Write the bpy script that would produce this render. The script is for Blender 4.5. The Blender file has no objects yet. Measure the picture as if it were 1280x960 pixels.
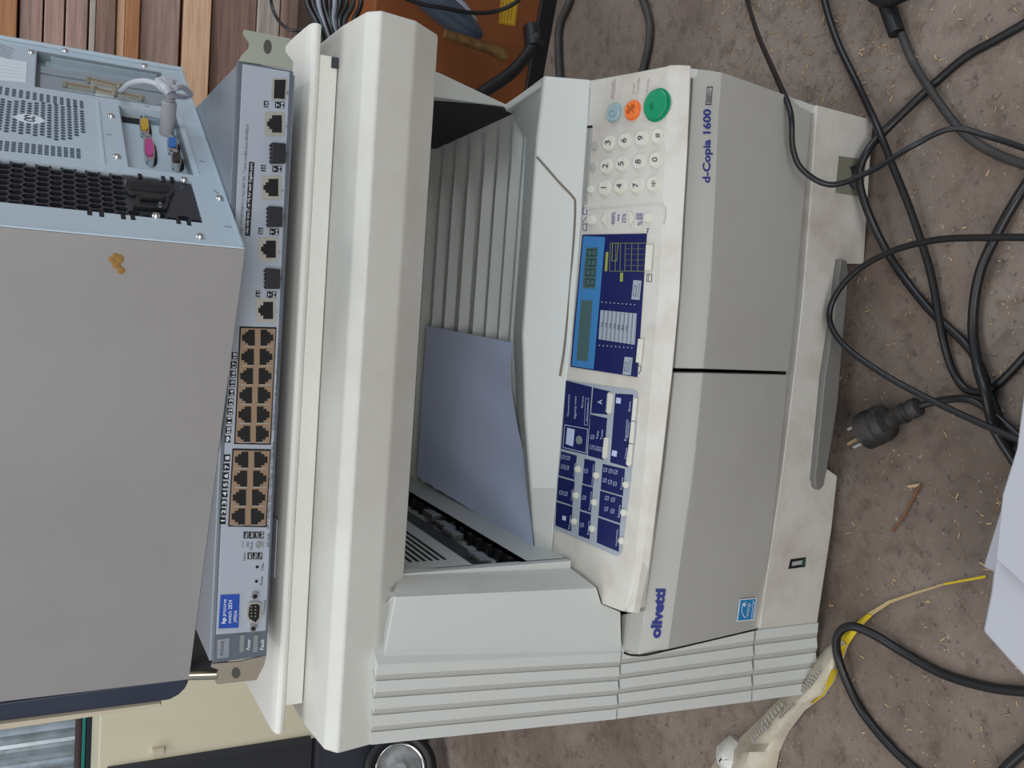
import bpy, bmesh, math, random
from mathutils import Vector, Matrix
random.seed(7)
SC = bpy.context.scene
COL = SC.collection
V = Vector

# ------------------------------------------------------------------ camera
F_PX = 1135.0
CAM = V((0, 0, .735))
_y = V((-590, -140, F_PX)).normalized()
_x = -V((-971, 13300, F_PX)).normalized()
_x = (_x - _y * _x.dot(_y)).normalized()
_z = _x.cross(_y)
def to_world(c): return V((_x.dot(c), _y.dot(c), _z.dot(c)))
cr, cd, cf = to_world(V((1, 0, 0))), to_world(V((0, 1, 0))), to_world(V((0, 0, 1)))
cam_d = bpy.data.cameras.new('camera'); cam = bpy.data.objects.new('camera', cam_d); COL.objects.link(cam)
cam_d.sensor_width = 36; cam_d.sensor_fit = 'HORIZONTAL'; cam_d.lens = F_PX / 1280 * 36
cam_d.clip_start = .01
m = Matrix.Identity(4)
for i in range(3):
    m[i][0] = cr[i]; m[i][1] = -cd[i]; m[i][2] = -cf[i]; m[i][3] = CAM[i]
cam.matrix_world = m
SC.camera = cam

# ------------------------------------------------------------------ light
SC.view_settings.view_transform = 'Standard'; SC.view_settings.look = 'None'
SC.view_settings.exposure = 0.0; SC.view_settings.gamma = 1
SC.view_settings.use_curve_mapping = False
w = bpy.data.worlds.new('overcast_sky'); SC.world = w; w.use_nodes = True
w.node_tree.nodes['Background'].inputs[0].default_value = (.80, .90, 1, 1)
w.node_tree.nodes['Background'].inputs[1].default_value = .30
def area(name, loc, aim, sx, sy, power, col):
    d = bpy.data.lights.new(name, 'AREA'); d.shape = 'RECTANGLE'; d.size = sx; d.size_y = sy
    d.energy = power; d.color = col
    o = bpy.data.objects.new(name, d); COL.objects.link(o); o.location = loc
    o.rotation_euler = (V(aim) - V(loc)).to_track_quat('-Z', 'Y').to_euler()
    return o
area('skylight', (-.2, .95, 3.0), (-.05, .85, .4), 2.0, 1.4, 31, (.97, .98, 1))
area('front_fill_light', (-.35, -1.6, 1.35), (-.1, .8, .2), 1.6, 1.2, 30, (.99, .99, 1))  # added fill light behind the camera, brightening the tray cavity; no known window
area('left_doorway_daylight', (-2.1, .05, 2.3), (-.1, .8, .5), 1.6, 1.8, 18, (.98, .99, 1))
area('right_doorway_daylight', (2.3, .35, 1.55), (0, .8, .6), 1.3, 1.6, 24, (.74, .87, 1))

# ------------------------------------------------------------------ materials
def s2l(c):
    c = c / 255
    return c / 12.92 if c <= .04045 else ((c + .055) / 1.055) ** 2.4
def rgb(r, g, b): return (s2l(r), s2l(g), s2l(b), 1)
MATS = {}
def mat(name, col, rough=.5, metal=0, dirt=0, dcol=(120, 105, 85), scale=9, bump=0, bscale=300, spec=.5, detail=6, stretch=None, emit=None, alpha=None):
    if name in MATS: return MATS[name]
    m = bpy.data.materials.new(name); m.use_nodes = True; MATS[name] = m
    nt = m.node_tree; b = nt.nodes['Principled BSDF']
    b.inputs['Base Color'].default_value = rgb(*col); b.inputs['Roughness'].default_value = rough
    b.inputs['Metallic'].default_value = metal; b.inputs['Specular IOR Level'].default_value = spec
    if emit:
        b.inputs['Emission Color'].default_value = rgb(*col); b.inputs['Emission Strength'].default_value = emit
    tc = nt.nodes.new('ShaderNodeTexCoord'); vec = tc.outputs['Object']
    if stretch:
        mp = nt.nodes.new('ShaderNodeMapping'); mp.inputs['Scale'].default_value = stretch
        nt.links.new(vec, mp.inputs[0]); vec = mp.outputs[0]
    if dirt:
        n = nt.nodes.new('ShaderNodeTexNoise'); n.inputs['Scale'].default_value = scale; n.inputs['Detail'].default_value = detail
        n.inputs['Roughness'].default_value = .65
        nt.links.new(vec, n.inputs['Vector'])
        r = nt.nodes.new('ShaderNodeValToRGB'); r.color_ramp.elements[0].position = .42; r.color_ramp.elements[1].position = .75
        r.color_ramp.elements[0].color = (0, 0, 0, 1); r.color_ramp.elements[1].color = (dirt, dirt, dirt, 1)
        nt.links.new(n.outputs['Fac'], r.inputs[0])
        mx = nt.nodes.new('ShaderNodeMix'); mx.data_type = 'RGBA'
        mx.inputs[6].default_value = rgb(*col); mx.inputs[7].default_value = rgb(*dcol)
        nt.links.new(r.outputs[0], mx.inputs[0]); nt.links.new(mx.outputs[2], b.inputs['Base Color'])
    if bump:
        n2 = nt.nodes.new('ShaderNodeTexNoise'); n2.inputs['Scale'].default_value = bscale; n2.inputs['Detail'].default_value = 3
        nt.links.new(vec, n2.inputs['Vector'])
        bp = nt.nodes.new('ShaderNodeBump'); bp.inputs['Strength'].default_value = bump; bp.inputs['Distance'].default_value = .002
        nt.links.new(n2.outputs['Fac'], bp.inputs['Height']); nt.links.new(bp.outputs[0], b.inputs['Normal'])
    return m
PLA = mat('ivory_grey_plastic', (207, 206, 198), .5, dirt=.35, dcol=(165, 150, 132), scale=7, bump=.05)
PLB = mat('pale_green_grey_plastic', (204, 207, 202), .5, dirt=.12, dcol=(170, 160, 145), scale=6, bump=.05)
PLC = mat('grimy_panel_plastic', (206, 202, 193), .5, dirt=.6, dcol=(160, 140, 124), scale=16, bump=.05)
PLD = mat('grey_front_plastic', (178, 177, 170), .45, dirt=.2, dcol=(150, 138, 125), scale=6, bump=.05)
PLE = mat('white_lid_plastic', (226, 225, 216), .4, dirt=.2, dcol=(190, 180, 165), scale=7)
HND = mat('dark_grey_handle_plastic', (118, 116, 112), .5)
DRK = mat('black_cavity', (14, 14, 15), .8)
DGR = mat('dark_grey_plastic', (45, 46, 50), .5)
NAVY = mat('navy_print', (15, 25, 84), .4)
NAVT = mat('navy_lettering', (25, 40, 120), .5)
BLUL = mat('lcd_frame_blue', (62, 124, 180), .3)
LCD = mat('lcd_glass', (74, 98, 98), .15)
LCDS = mat('lcd_dark_segments', (30, 62, 60), .3)
SIL = mat('silver_grey_print', (160, 168, 176), .4)
WHT = mat('white_print', (225, 230, 235), .5)
OLV = mat('olive_print', (150, 155, 70), .5)
KEY = mat('ivory_key', (214, 212, 198), .4)
KEYG = mat('grey_key', (168, 166, 158), .4)
GRN = mat('green_key', (8, 140, 96), .35)
ORG = mat('orange_key', (238, 120, 52), .35)
BGR = mat('blue_grey_key', (150, 172, 176), .35)
INK = mat('dark_ink', (50, 52, 60), .5)
STK = mat('energy_sticker_blue', (20, 130, 190), .4)
PAP = mat('blue_white_paper', (196, 206, 232), .7, dirt=.12, dcol=(150, 160, 190), scale=5)
SMU = mat('graphite_smudge', (110, 108, 118), .7)
ROL = mat('shiny_strip', (150, 150, 148), .15, .5, dirt=.9, dcol=(50, 50, 50), scale=120)
SWB = mat('switch_blue_grey_metal', (136, 141, 149), .38, .3, dirt=.15, dcol=(150, 150, 150), scale=9)
SWF = mat('switch_silver_face', (166, 173, 184), .4)
SWZ = mat('switch_dark_bezel', (92, 100, 110), .45)
EAR = mat('bracket_metal', (182, 186, 172), .35, .55)
EAR2 = mat('tan_bracket_metal', (170, 158, 142), .35, .5)
GLD = mat('tan_port_metal', (158, 132, 108), .35, .4)
PRS = mat('port_silver', (186, 182, 172), .3, .5)
BLK = mat('black_plastic', (22, 23, 26), .45)
BLKR = mat('black_cable_rubber', (21, 21, 23), .38)
GRYR = mat('dusty_cable_rubber', (46, 44, 43), .6, dirt=.5, dcol=(90, 82, 75), scale=20)
HPB = mat('label_blue', (28, 72, 165), .35)
HOL = mat('hologram_sticker', (188, 184, 188), .2, .5, dirt=.9, dcol=(110, 150, 175), scale=60)
PCF = mat('pc_painted_steel', (158, 155, 153), .42, .15, dirt=.3, dcol=(126, 122, 118), scale=3.5, bump=.04)
PCR = mat('pc_rear_steel', (190, 204, 213), .4, .1, dirt=.15, dcol=(150, 160, 168), scale=12)
PCS = mat('pc_slot_steel', (130, 142, 148), .35, .2)
PCN = mat('pc_navy_bezel', (44, 50, 68), .45, dirt=.3, dcol=(70, 74, 88), scale=10)
BEI = mat('beige_plastic', (200, 188, 165), .5)
PSU = mat('psu_black_steel', (52, 56, 64), .35, .3)
SCR = mat('screw_steel', (205, 205, 205), .22, .9)
CONN = mat('connector_metal', (196, 190, 176), .3, .6)
YEL = mat('yellow_socket', (205, 165, 45), .4)
PNK = mat('magenta_socket', (190, 70, 140), .4)
BLU = mat('blue_socket', (50, 115, 190), .4)
PLG = mat('grey_plug_rubber', (160, 160, 162), .5)
TIE = mat('white_grey_cable', (186, 186, 192), .45)
MUD = mat('dried_mud', (150, 115, 60), .9)
CAB = mat('beige_cabinet', (212, 204, 176), .5, dirt=.3, dcol=(160, 150, 125), scale=3, stretch=(1, 1, .3))
CABD = mat('dark_cabinet_frame', (42, 44, 50), .5)
GALV = mat('galvanised_steel', (190, 200, 205), .35, .6, dirt=.8, dcol=(110, 110, 108), scale=10)
TEAL = mat('teal_plastic', (20, 120, 110), .5)
ORC = mat('orange_case_paint', (132, 70, 24), .6, dirt=.6, dcol=(70, 36, 18), scale=5)
YLB = mat('yellow_label', (190, 150, 30), .5)
VAC = mat('grey_shell_plastic', (112, 120, 132), .25)
PIPE = mat('mottled_brass', (120, 90, 50), .4, .4, dirt=.9, dcol=(40, 30, 20), scale=60)
CHR = mat('chrome', (220, 220, 220), .12, 1)
WBX = mat('white_box_plastic', (176, 177, 184), .5, dirt=.2, dcol=(170, 168, 170), scale=6)
BAG = mat('crumpled_plastic', (196, 186, 166), .35, dirt=.7, dcol=(150, 140, 125), scale=25, bump=.5, bscale=40)
BGY = mat('bag_yellow', (214, 184, 30), .4)
WCH = mat('pale_wood_chip', (182, 152, 116), .8)
STI = mat('brown_twig', (120, 80, 50), .8)
def wood(name, col, dcol):
    return mat(name, col, .8, dirt=1, dcol=dcol, scale=6, stretch=(1.2, 8, 22), bump=.3, bscale=20, detail=8)
W1 = wood('weathered_board', (172, 142, 130), (128, 102, 92))
W2 = wood('orange_board', (176, 122, 82), (130, 86, 58))
W3 = wood('grey_board', (176, 164, 154), (130, 116, 106))
W4 = wood('fresh_board', (224, 184, 150), (190, 140, 105))
W5 = wood('brown_board', (146, 116, 102), (100, 76, 66))
GAP = mat('dark_gap', (30, 22, 18), .9)
# concrete floor
def floor_mat():
    m = bpy.data.materials.new('dirty_concrete'); m.use_nodes = True; nt = m.node_tree; b = nt.nodes['Principled BSDF']
    b.inputs['Roughness'].default_value = .85
    tc = nt.nodes.new('ShaderNodeTexCoord')
    def noise(s, d, r=.6):
        n = nt.nodes.new('ShaderNodeTexNoise'); n.inputs['Scale'].default_value = s; n.inputs['Detail'].default_value = d
        n.inputs['Roughness'].default_value = r; nt.links.new(tc.outputs['Object'], n.inputs['Vector']); return n.outputs['Fac']
    def ramp(f, a, b2, ca, cb):
        r = nt.nodes.new('ShaderNodeValToRGB'); r.color_ramp.elements[0].position = a; r.color_ramp.elements[1].position = b2
        r.color_ramp.elements[0].color = ca; r.color_ramp.elements[1].color = cb; nt.links.new(f, r.inputs[0]); return r.outputs[0]
    def mix(f, a, b2):
        x = nt.nodes.new('ShaderNodeMix'); x.data_type = 'RGBA'
        nt.links.new(f, x.inputs[0])
        for k, v in ((6, a), (7, b2)):
            if isinstance(v, tuple): x.inputs[k].default_value = v
            else: nt.links.new(v, x.inputs[k])
        return x.outputs[2]
    Z, O = (0, 0, 0, 1), (1, 1, 1, 1)
    c = ramp(noise(5, 10), .35, .68, rgb(110, 95, 84), rgb(140, 126, 115))
    c = mix(ramp(noise(38, 6, .7), .5, .68, Z, (.65, .65, .65, 1)), c, rgb(86, 71, 61))
    c = mix(ramp(noise(150, 3), .62, .69, Z, (.6, .6, .6, 1)), c, rgb(62, 52, 48))
    c = mix(ramp(noise(210, 2), .68, .74, Z, (.6, .6, .6, 1)), c, rgb(190, 176, 158))
    c = mix(ramp(noise(3.1, 4), .56, .70, Z, (.55, .55, .55, 1)), c, rgb(92, 70, 54))
    nt.links.new(c, b.inputs['Base Color'])
    bp = nt.nodes.new('ShaderNodeBump'); bp.inputs['Strength'].default_value = .6; bp.inputs['Distance'].default_value = .004
    nt.links.new(noise(90, 8, .7), bp.inputs['Height']); nt.links.new(bp.outputs[0], b.inputs['Normal'])
    return m
FLO = floor_mat()

# ------------------------------------------------------------------ geometry helpers
def ray(px, py): return to_world(V((px - 640, py - 480, F_PX)))
class Plane:
    """a real plane in the room: a point and an outward normal; at() gives the place on it seen at a photo pixel"""
    def __init__(s, p, n): s.p = V(p); s.n = V(n).normalized()
    def at(s, px, py, h=0):
        r = ray(px, py); q = s.p + s.n * h
        return CAM + r * ((q - CAM).dot(s.n) / r.dot(s.n))
    def pts(s, l, h=0): return [s.at(x, y, h) for x, y in l]
def PY(y): return Plane((0, y, 0), (0, -1, 0))
def PX(x, n=1): return Plane((x, 0, 0), (n, 0, 0))
def PZ(z): return Plane((0, 0, z), (0, 0, 1))
def onZ(px, py, z): return PZ(z).at(px, py)
def onY(px, py, y): return PY(y).at(px, py)

class MB:
    def __init__(s): s.v = []; s.f = []; s.m = []; s.k = 0
    def mesh(s, vs, fs, k=None):
        o = len(s.v); s.v += [V(v) for v in vs]; s.f += [[i + o for i in f] for f in fs]; s.m += [s.k if k is None else k] * len(fs); return s
    def prism(s, pts, off, k=None):
        n = len(pts); off = V(off); q = [V(p) for p in pts] + [V(p) + off for p in pts]
        fs = [list(range(n)), list(range(2 * n - 1, n - 1, -1))] + [[i, (i + 1) % n, n + (i + 1) % n, n + i] for i in range(n)]
        return s.mesh(q, fs, k)
    def plate(s, P, px, h0, h1, k=None):
        return s.prism(P.pts(px, h0) if h0 == h1 else [p + P.n * h0 for p in P.pts(px)], P.n * (h1 - h0), k)
    def box(s, a, b, k=None):
        x0, y0, z0 = a; x1, y1, z1 = b
        return s.prism([(x0, y0, z0), (x1, y0, z0), (x1, y1, z0), (x0, y1, z0)], (0, 0, z1 - z0), k)
    def cyl(s, p0, p1, r0, r1=None, n=20, k=None):
        p0, p1 = V(p0), V(p1); r1 = r0 if r1 is None else r1
        d = (p1 - p0).normalized(); a = d.orthogonal().normalized(); b = d.cross(a)
        vs = []
        for p, r in ((p0, r0), (p1, r1)):
            vs += [p + (a * math.cos(t * 2 * math.pi / n) + b * math.sin(t * 2 * math.pi / n)) * r for t in range(n)]
        return s.mesh(vs, [list(range(n))[::-1], list(range(n, 2 * n))] + [[i, (i + 1) % n, n + (i + 1) % n, n + i] for i in range(n)], k)
    def rings(s, rs, k=None, cap=True):
        n = len(rs[0]); vs = [p for r in rs for p in r]; fs = []
        for j in range(len(rs) - 1):
            fs += [[j * n + i, j * n + (i + 1) % n, (j + 1) * n + (i + 1) % n, (j + 1) * n + i] for i in range(n)]
        if cap: fs += [list(range(n))[::-1], [(len(rs) - 1) * n + i for i in range(n)]]
        return s.mesh(vs, fs, k)
    def dome(s, c, nrm, prof, n=24, k=None, ax=None, squash=1):
        c = V(c); d = V(nrm).normalized(); a = V(ax) if ax else d.orthogonal(); a = (a - d * a.dot(d)).normalized(); b = d.cross(a)
        return s.rings([[c + d * h + (a * math.cos(t * 2 * math.pi / n) + b * (squash * math.sin(t * 2 * math.pi / n))) * r for t in range(n)] for r, h in prof], k)
    def tube(s, pts, r, n=10, k=None, steps=8):
        P = spline([V(p) for p in pts], steps); rs = []; a = None
        for i, p in enumerate(P):
            t = (P[min(i + 1, len(P) - 1)] - P[max(i - 1, 0)]).normalized()
            a = t.orthogonal().normalized() if a is None else (a - t * a.dot(t)).normalized()
            b = t.cross(a); rr = r(i / (len(P) - 1)) if callable(r) else r
            rs.append([p + (a * math.cos(q * 2 * math.pi / n) + b * math.sin(q * 2 * math.pi / n)) * rr for q in range(n)])
        return s.rings(rs, k)
    def loft(s, rows, off=(0, .015, 0), k=None, kcol=None):
        """rows: list of equal-length point lists -> closed slab with thickness off"""
        R, N = len(rows), len(rows[0]); off = V(off)
        vs = [V(p) for r in rows for p in r]; m0 = len(vs); vs += [p + off for p in vs]
        fs = []; ks = []
        for j in range(R - 1):
            for i in range(N - 1):
                q = [j * N + i, j * N + i + 1, (j + 1) * N + i + 1, (j + 1) * N + i]
                fs.append(q); fs.append([x + m0 for x in q][::-1])
                if kcol: ks += [kcol[i], kcol[i]]
        bd = list(range(N)) + [j * N + N - 1 for j in range(1, R)] + [(R - 1) * N + i for i in range(N - 2, -1, -1)] + [j * N for j in range(R - 2, 0, -1)]
        for i in range(len(bd)):
            a, b = bd[i], bd[(i + 1) % len(bd)]; fs.append([b, a, a + m0, b + m0])
        s.mesh(vs, fs, k)
        if kcol: s.m[-len(fs):] = ks + [0] * (len(fs) - len(ks))
        return s
    def text(s, st, o, ex, ey, n, k=None, bold=0, lift=.0003, sp=1):
        """st fitted so that its width spans ex and its capitals ey"""
        vs, fs, wd = glyphs(st, bold, sp)
        o, ex, ey = V(o) + V(n) * lift, V(ex), V(ey)
        return s.mesh([o + ex * (x / wd) + ey * (y / .70) for x, y in vs], fs, k)
    def ptext(s, P, st, a, b, hpx, k=None, bold=0, lift=.0003):
        if st == '1':
            mx_, my_ = (a[0] + b[0]) / 2, (a[1] + b[1]) / 2; a = (mx_ + (a[0] - mx_) * .3, my_ + (a[1] - my_) * .3); b = (mx_ + (b[0] - mx_) * .3, my_ + (b[1] - my_) * .3)
        A, B = P.at(*a), P.at(*b)
        up = P.at(a[0] - hpx, a[1]) - A
        return s.text(st, A, B - A, up, P.n, k, bold, lift)
    def line(s, P, pts, wd, h=.0003, k=None, closed=False):
        q = [P.at(*p) for p in pts]
        if closed: q.append(q[0])
        for a, b in zip(q, q[1:]):
            t = (b - a).normalized(); c = P.n.cross(t) * (wd / 2)
            s.prism([a - c, b - c, b + c, a + c], P.n * h, k)
        return s
    def build(s, name, mats, parent=None, bevel=0, smooth=False, seg=2, subs=0, **tags):
        me = bpy.data.meshes.new(name); me.from_pydata([tuple(v) for v in s.v], [], s.f)
        mats = mats if isinstance(mats, (list, tuple)) else [mats]
        for m_ in mats: me.materials.append(m_)
        for p, k in zip(me.polygons, s.m): p.material_index = min(k, len(mats) - 1)
        bm = bmesh.new(); bm.from_mesh(me)
        if bevel: bmesh.ops.remove_doubles(bm, verts=bm.verts, dist=1e-6)
        bmesh.ops.recalc_face_normals(bm, faces=bm.faces); bm.to_mesh(me); bm.free()
        o = bpy.data.objects.new(name, me); COL.objects.link(o)
        if parent is not None:
            o.parent = parent; o.matrix_parent_inverse = Matrix.Translation(-wloc(parent))
        else:
            # put the origin at the thing's base
            c = sum((v.co for v in me.vertices), V()) / len(me.vertices); c.z = min(v.co.z for v in me.vertices)
            me.transform(Matrix.Translation(-c)); o.location = c
        if bevel:
            b = o.modifiers.new('bevel', 'BEVEL'); b.width = bevel; b.segments = seg; b.limit_method = 'ANGLE'; b.angle_limit = math.radians(28); b.harden_normals = True
        if subs:
            u = o.modifiers.new('subs', 'SUBSURF'); u.levels = subs; u.render_levels = subs
        if smooth or bevel:
            for p in me.polygons: p.use_smooth = True
            if not subs:
                try: me.set_sharp_from_angle(angle=math.radians(38 if smooth else 14))
                except Exception: pass
        for a, b in tags.items(): o[a] = b
        return o
def wloc(o):
    p = o.location.copy()
    if o.parent is not None: p = V((0, 0, 0)) if o.type == 'MESH' else p
    return p if o.parent is None else V((0, 0, 0)) if o.type == 'MESH' else p
def spline(P, st):
    if len(P) < 3: return P
    out = []; Q = [P[0] * 2 - P[1]] + P + [P[-1] * 2 - P[-2]]
    for i in range(1, len(Q) - 2):
        a, b, c, d = Q[i - 1:i + 3]
        for j in range(st):
            t = j / st
            out.append(.5 * ((2 * b) + (c - a) * t + (2 * a - 5 * b + 4 * c - d) * t * t + (3 * b - a - 3 * c + d) * t ** 3))
    return out + [P[-1]]
_g = {}
def glyphs(st, bold, sp):
    key = (st, bold, sp)
    if key not in _g:
        c = bpy.data.curves.new('t', 'FONT'); c.body = st; c.size = 1; c.offset = bold; c.space_character = sp
        c.resolution_u = 3
        o = bpy.data.objects.new('t', c); me = bpy.data.meshes.new_from_object(o)
        vs = [(v.co.x, v.co.y) for v in me.vertices]; fs = [list(p.vertices) for p in me.polygons]
        x0 = min(x for x, y in vs); x1 = max(x for x, y in vs)
        _g[key] = ([(x - x0, y) for x, y in vs], fs, x1 - x0)
        bpy.data.objects.remove(o); bpy.data.curves.remove(c); bpy.data.meshes.remove(me)
    return _g[key]
def thing(name, loc, label, cat, group=None):
    o = bpy.data.objects.new(name, None); COL.objects.link(o); o.location = loc; o.empty_display_size = .05
    o['label'] = label; o['category'] = cat
    if group: o['group'] = group
    return o
def sub(parent_part):
    return parent_part
def resample(pl, ts):
    """polyline in pixels parameterised by y"""
    out = []
    for t in ts:
        y = pl[0][1] + (pl[-1][1] - pl[0][1]) * t
        for a, b in zip(pl, pl[1:]):
            if min(a[1], b[1]) - 1e-6 <= y <= max(a[1], b[1]) + 1e-6:
                u = (y - a[1]) / (b[1] - a[1]) if b[1] != a[1] else 0
                out.append((a[0] + (b[0] - a[0]) * u, y)); break
    return out
def lerp(a, b, t): return a + (b - a) * t

# ------------------------------------------------------------------ setting
fl = MB().box((-4, -1.5, -.05), (4, 3.2, 0)).build('floor', FLO, kind='structure')
def back_wall():
    b = MB(); Y = 1.75
    bd = [(-190, 22, 1), (25, 54, 0), (56, 81, 0), (83, 110, 0), (112, 120, 2), (120, 145, 4), (146, 157, 3), (157, 175, 1), (176, 226, 0), (230, 265, 3), (267, 323, 4), (324, 352, 2), (353, 400, 4), (402, 450, 0), (452, 500, 1), (502, 640, 4)]
    for i, (x0, x1, k) in enumerate(bd):
        za, zb = onY(x0, 0, Y).z, onY(x1, 0, Y).z
        if x0 < 0: za = 1.1
        if x1 > 600: zb = 0.0
        d = random.uniform(-.02, .012)
        xs = [-.15 + random.uniform(0, .02), 2.6]
        b.box((xs[0], Y + d, zb), (xs[1], Y + .06, za), k)
    b.box((-.149, Y + .062, 0), (2.7, Y + .1, 1.3), 5); b.box((-2.6, 2.262, 0), (-.1, 2.3, 1.3), 5)
    for i in range(26):   # boards behind the machine, to the left; the wall's shade is in their dark colour
        z0 = i * .05
        b.box((-2.6, 2.2 + random.uniform(0, .012), z0 + .003), (-.149, 2.26, z0 + .048), 6)
    b.box((-.149, Y + .1, 0), (-.12, 2.26, 1.3), 6)
    return b.build('wall_back', [W1, W2, W3, W4, W5, GAP, mat('shaded_brown_board', (62, 44, 40), .8)], bevel=.002, seg=1, kind='structure')
back_wall()

# ------------------------------------------------------------------ photocopier
XR, XL = .209, -.3595
cp = thing('photocopier', (-.07, .88, 0), 'grey-white office photocopier with blue control panel, standing on the concrete floor', 'photocopier')
# dark inner core
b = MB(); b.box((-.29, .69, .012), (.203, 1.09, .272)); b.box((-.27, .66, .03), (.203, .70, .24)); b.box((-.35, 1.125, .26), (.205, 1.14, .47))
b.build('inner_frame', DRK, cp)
# feet
for x, y in ((-.25, .74), (.16, .74), (-.25, 1.04), (.16, 1.04)):
    MB().cyl((x, y, 0), (x, y, .02), .016).build('foot', BLK, cp)
# --- right side panel
rp = [(.658, .006), (.651, .095), (.6225, .229), (.628, .253), (.637, .2745), (.7225, .2975), (.7405, .335), (.866, .311), (1.14, .311), (1.14, .006)]
MB().prism([(XR - .008, y, z) for y, z in rp], (.008, 0, 0)).build('side_panel', PLB, cp, bevel=.0015)
# --- right scanner support
P1 = [V((XR, .8686, .31)), V((XR, .80, .412)), V((XR, .775, .463))]
b = MB(); q = [V((XR - .003, .868, .31)), V((.187, .80, .412)), V((.178, .775, .463))]
b.prism([P1[0], P1[1], P1[2], q[2], q[1], q[0]], (0, .03, 0)); b.box((.200, .90, .311), (XR, 1.14, .463))
b.build('scanner_support', PLB, cp, bevel=.001)
MB().prism([(.201, .872, .296), (.19, 1.08, .296), (.17, 1.08, .46), (.176, .79, .46), (.187, .815, .412)], (.004, 0.0, 0)).build('inner_side_wall', DRK, cp)  # black colour stands in for the unlit dark of the right-hand opening
MB().box((-.34, 1.11, .25), (.2, 1.12, .462)).build('inner_back_wall', PLA, cp)

# --- output tray with ribs
def tray():
    b = MB()
    ys = []
    for px in (655, 640, 623, 606, 587, 569, 553, 538, 524, 511):
        ys.append(onZ(px, 300, .30).y)
    prof = [(.80, .2965)]
    for y in ys:
        prof += [(y - .003, .2955), (y + .010, .3025), (y + .022, .2985)]
    prof.append((1.115, .296))
    xs = [-.228, -.2, .0, .12, .165, .185, .196, .204]
    amp = [1, 1, 1, 1, .8, .4, 0, 0]
    lift = [0, 0, 0, 0, 0, .001, .003, .005]
    rows = [[(x, y, .2965 + (z - .2965) * a + l) for x, a, l in zip(xs, amp, lift)] for y, z in prof]
    b.loft(rows, (0, 0, -.02))
    return b.build('output_tray', PLB, cp, smooth=True)
tray()
# --- tray front wall: inner slope, ridge and outer face
st = [(95, .336), (174, .336), (300, .336), (417, .335), (520, .329), (610, .317), (688, .305)]
R1x = [680, 670, 661, 652, 655, 662, 668]; R0x = [660, 657, 650, 641, 646, 657, 667]; R2 = [(737, 101), (733, 174), (724, 300), (714.5, 420), (703, 520), (695.5, 610), (688, 697)]
r0 = [onZ(x, min(y, 690), .299) for x, (y, z) in zip(R0x, st)]
r1 = [onZ(x, y, z) for x, (y, z) in zip(R1x, st)]
r1b = [onZ(x + 2.5, y, z - .0005) for x, (y, z) in zip(R1x, st)]
PCP = Plane((0, .72, .2983), (0, -.0227, .0875))
r2 = [PCP.at(*p) for p in R2]
for a, c in zip(r0, r1): a.y = max(a.y, c.y + .004)
r0[0].x = r1[0].x = r2[0].x = XR; r0[0] = V((XR, .86, .311))
b = MB(); b.loft([r0, r1, r1b, r2], (0, .006, -.03))
twall = b.build('tray_front_wall', PLB, cp, bevel=.001)
def on_wall(px, py):
    for i in range(len(r1) - 1):
        ya, yb = st[i][0], st[i + 1][0]
        if ya <= py <= yb or i == len(r1) - 2:
            n = (r1b[i + 1] - r1b[i]).cross(r2[i] - r1b[i]).normalized()
            if n.z < 0: n = -n
            return Plane(r1b[i], n).at(px, py, .0006)
grv = [on_wall(*p) for p in ((671, 196), (680, 206), (700, 229), (716, 246), (719, 256), (717, 300), (712, 360), (706, 430), (700, 470))]
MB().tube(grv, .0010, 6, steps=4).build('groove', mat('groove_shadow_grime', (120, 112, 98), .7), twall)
gr2 = [on_wall(*p) for p in ((700, 478), (690, 520), (678, 565), (668, 608))]
pad = None
# smudges on the wall
# --- left column
PC1 = PX(-.228)
b = MB()
# inner wall (faces right) with slot opening, built round the slot
slot = [(-.228, .7, .345), (-.228, 1.0, .335), (-.228, 1.0, .385), (-.228, .7, .385)]
z0 = .297
b.box((-.24, .70, z0), (-.228, 1.08, .3465)); b.box((-.24, .70, .392), (-.228, 1.08, .463)); b.box((-.24, 1.02, .34), (-.228, 1.08, .395)); b.box((-.24, .692, z0), (-.228, .702, .463))
inw = b.build('inner_wall', PLB, cp)
b = MB(); b.box((-.262, .70, .34), (-.255, 1.02, .40)); b.box((-.262, .70, .338), (-.228, 1.02, .3465))
b.box((-.262, .70, .372), (-.2300, 1.02, .392), 0)
sl = b.build('exit_slot', BLK, inw)
for i in range(14):
    y = .712 + i * .022
    MB().box((-.25, y, .3465), (-.2275, y + .003, .3505)).build('guide_tooth', BLK, inw)
for px, py in ((541, 641), (557, 655), (566, 664), (599, 694)):
    c = PC1.at(px, py)
    b = MB(); b.prism([c + V((0, -.012, -.007)), c + V((0, .014, -.006)), c + V((.002, .012, .007)), c + V((0.001, -.014, .006))], (-.008, 0, 0)); b.build('exit_roller', ROL, inw, bevel=.001)
b = MB()
for k in range(6):
    A, B = PC1.at(514, 664 + 8 * k, .0002), PC1.at(560 - 8 * k, 699 + 1 * k, .0002)
    zz = (A.z + B.z) / 2
    zz = .408 + k * .0065
    b.prism([V((-.2282, .722, zz)), V((-.2282, .722 + .10, zz)), V((-.2282, .722 + .10, zz + .003)), V((-.2282, .722, zz + .003))], (.0005, 0, 0))
b.build('louvre_slots', DRK, inw)
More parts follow.
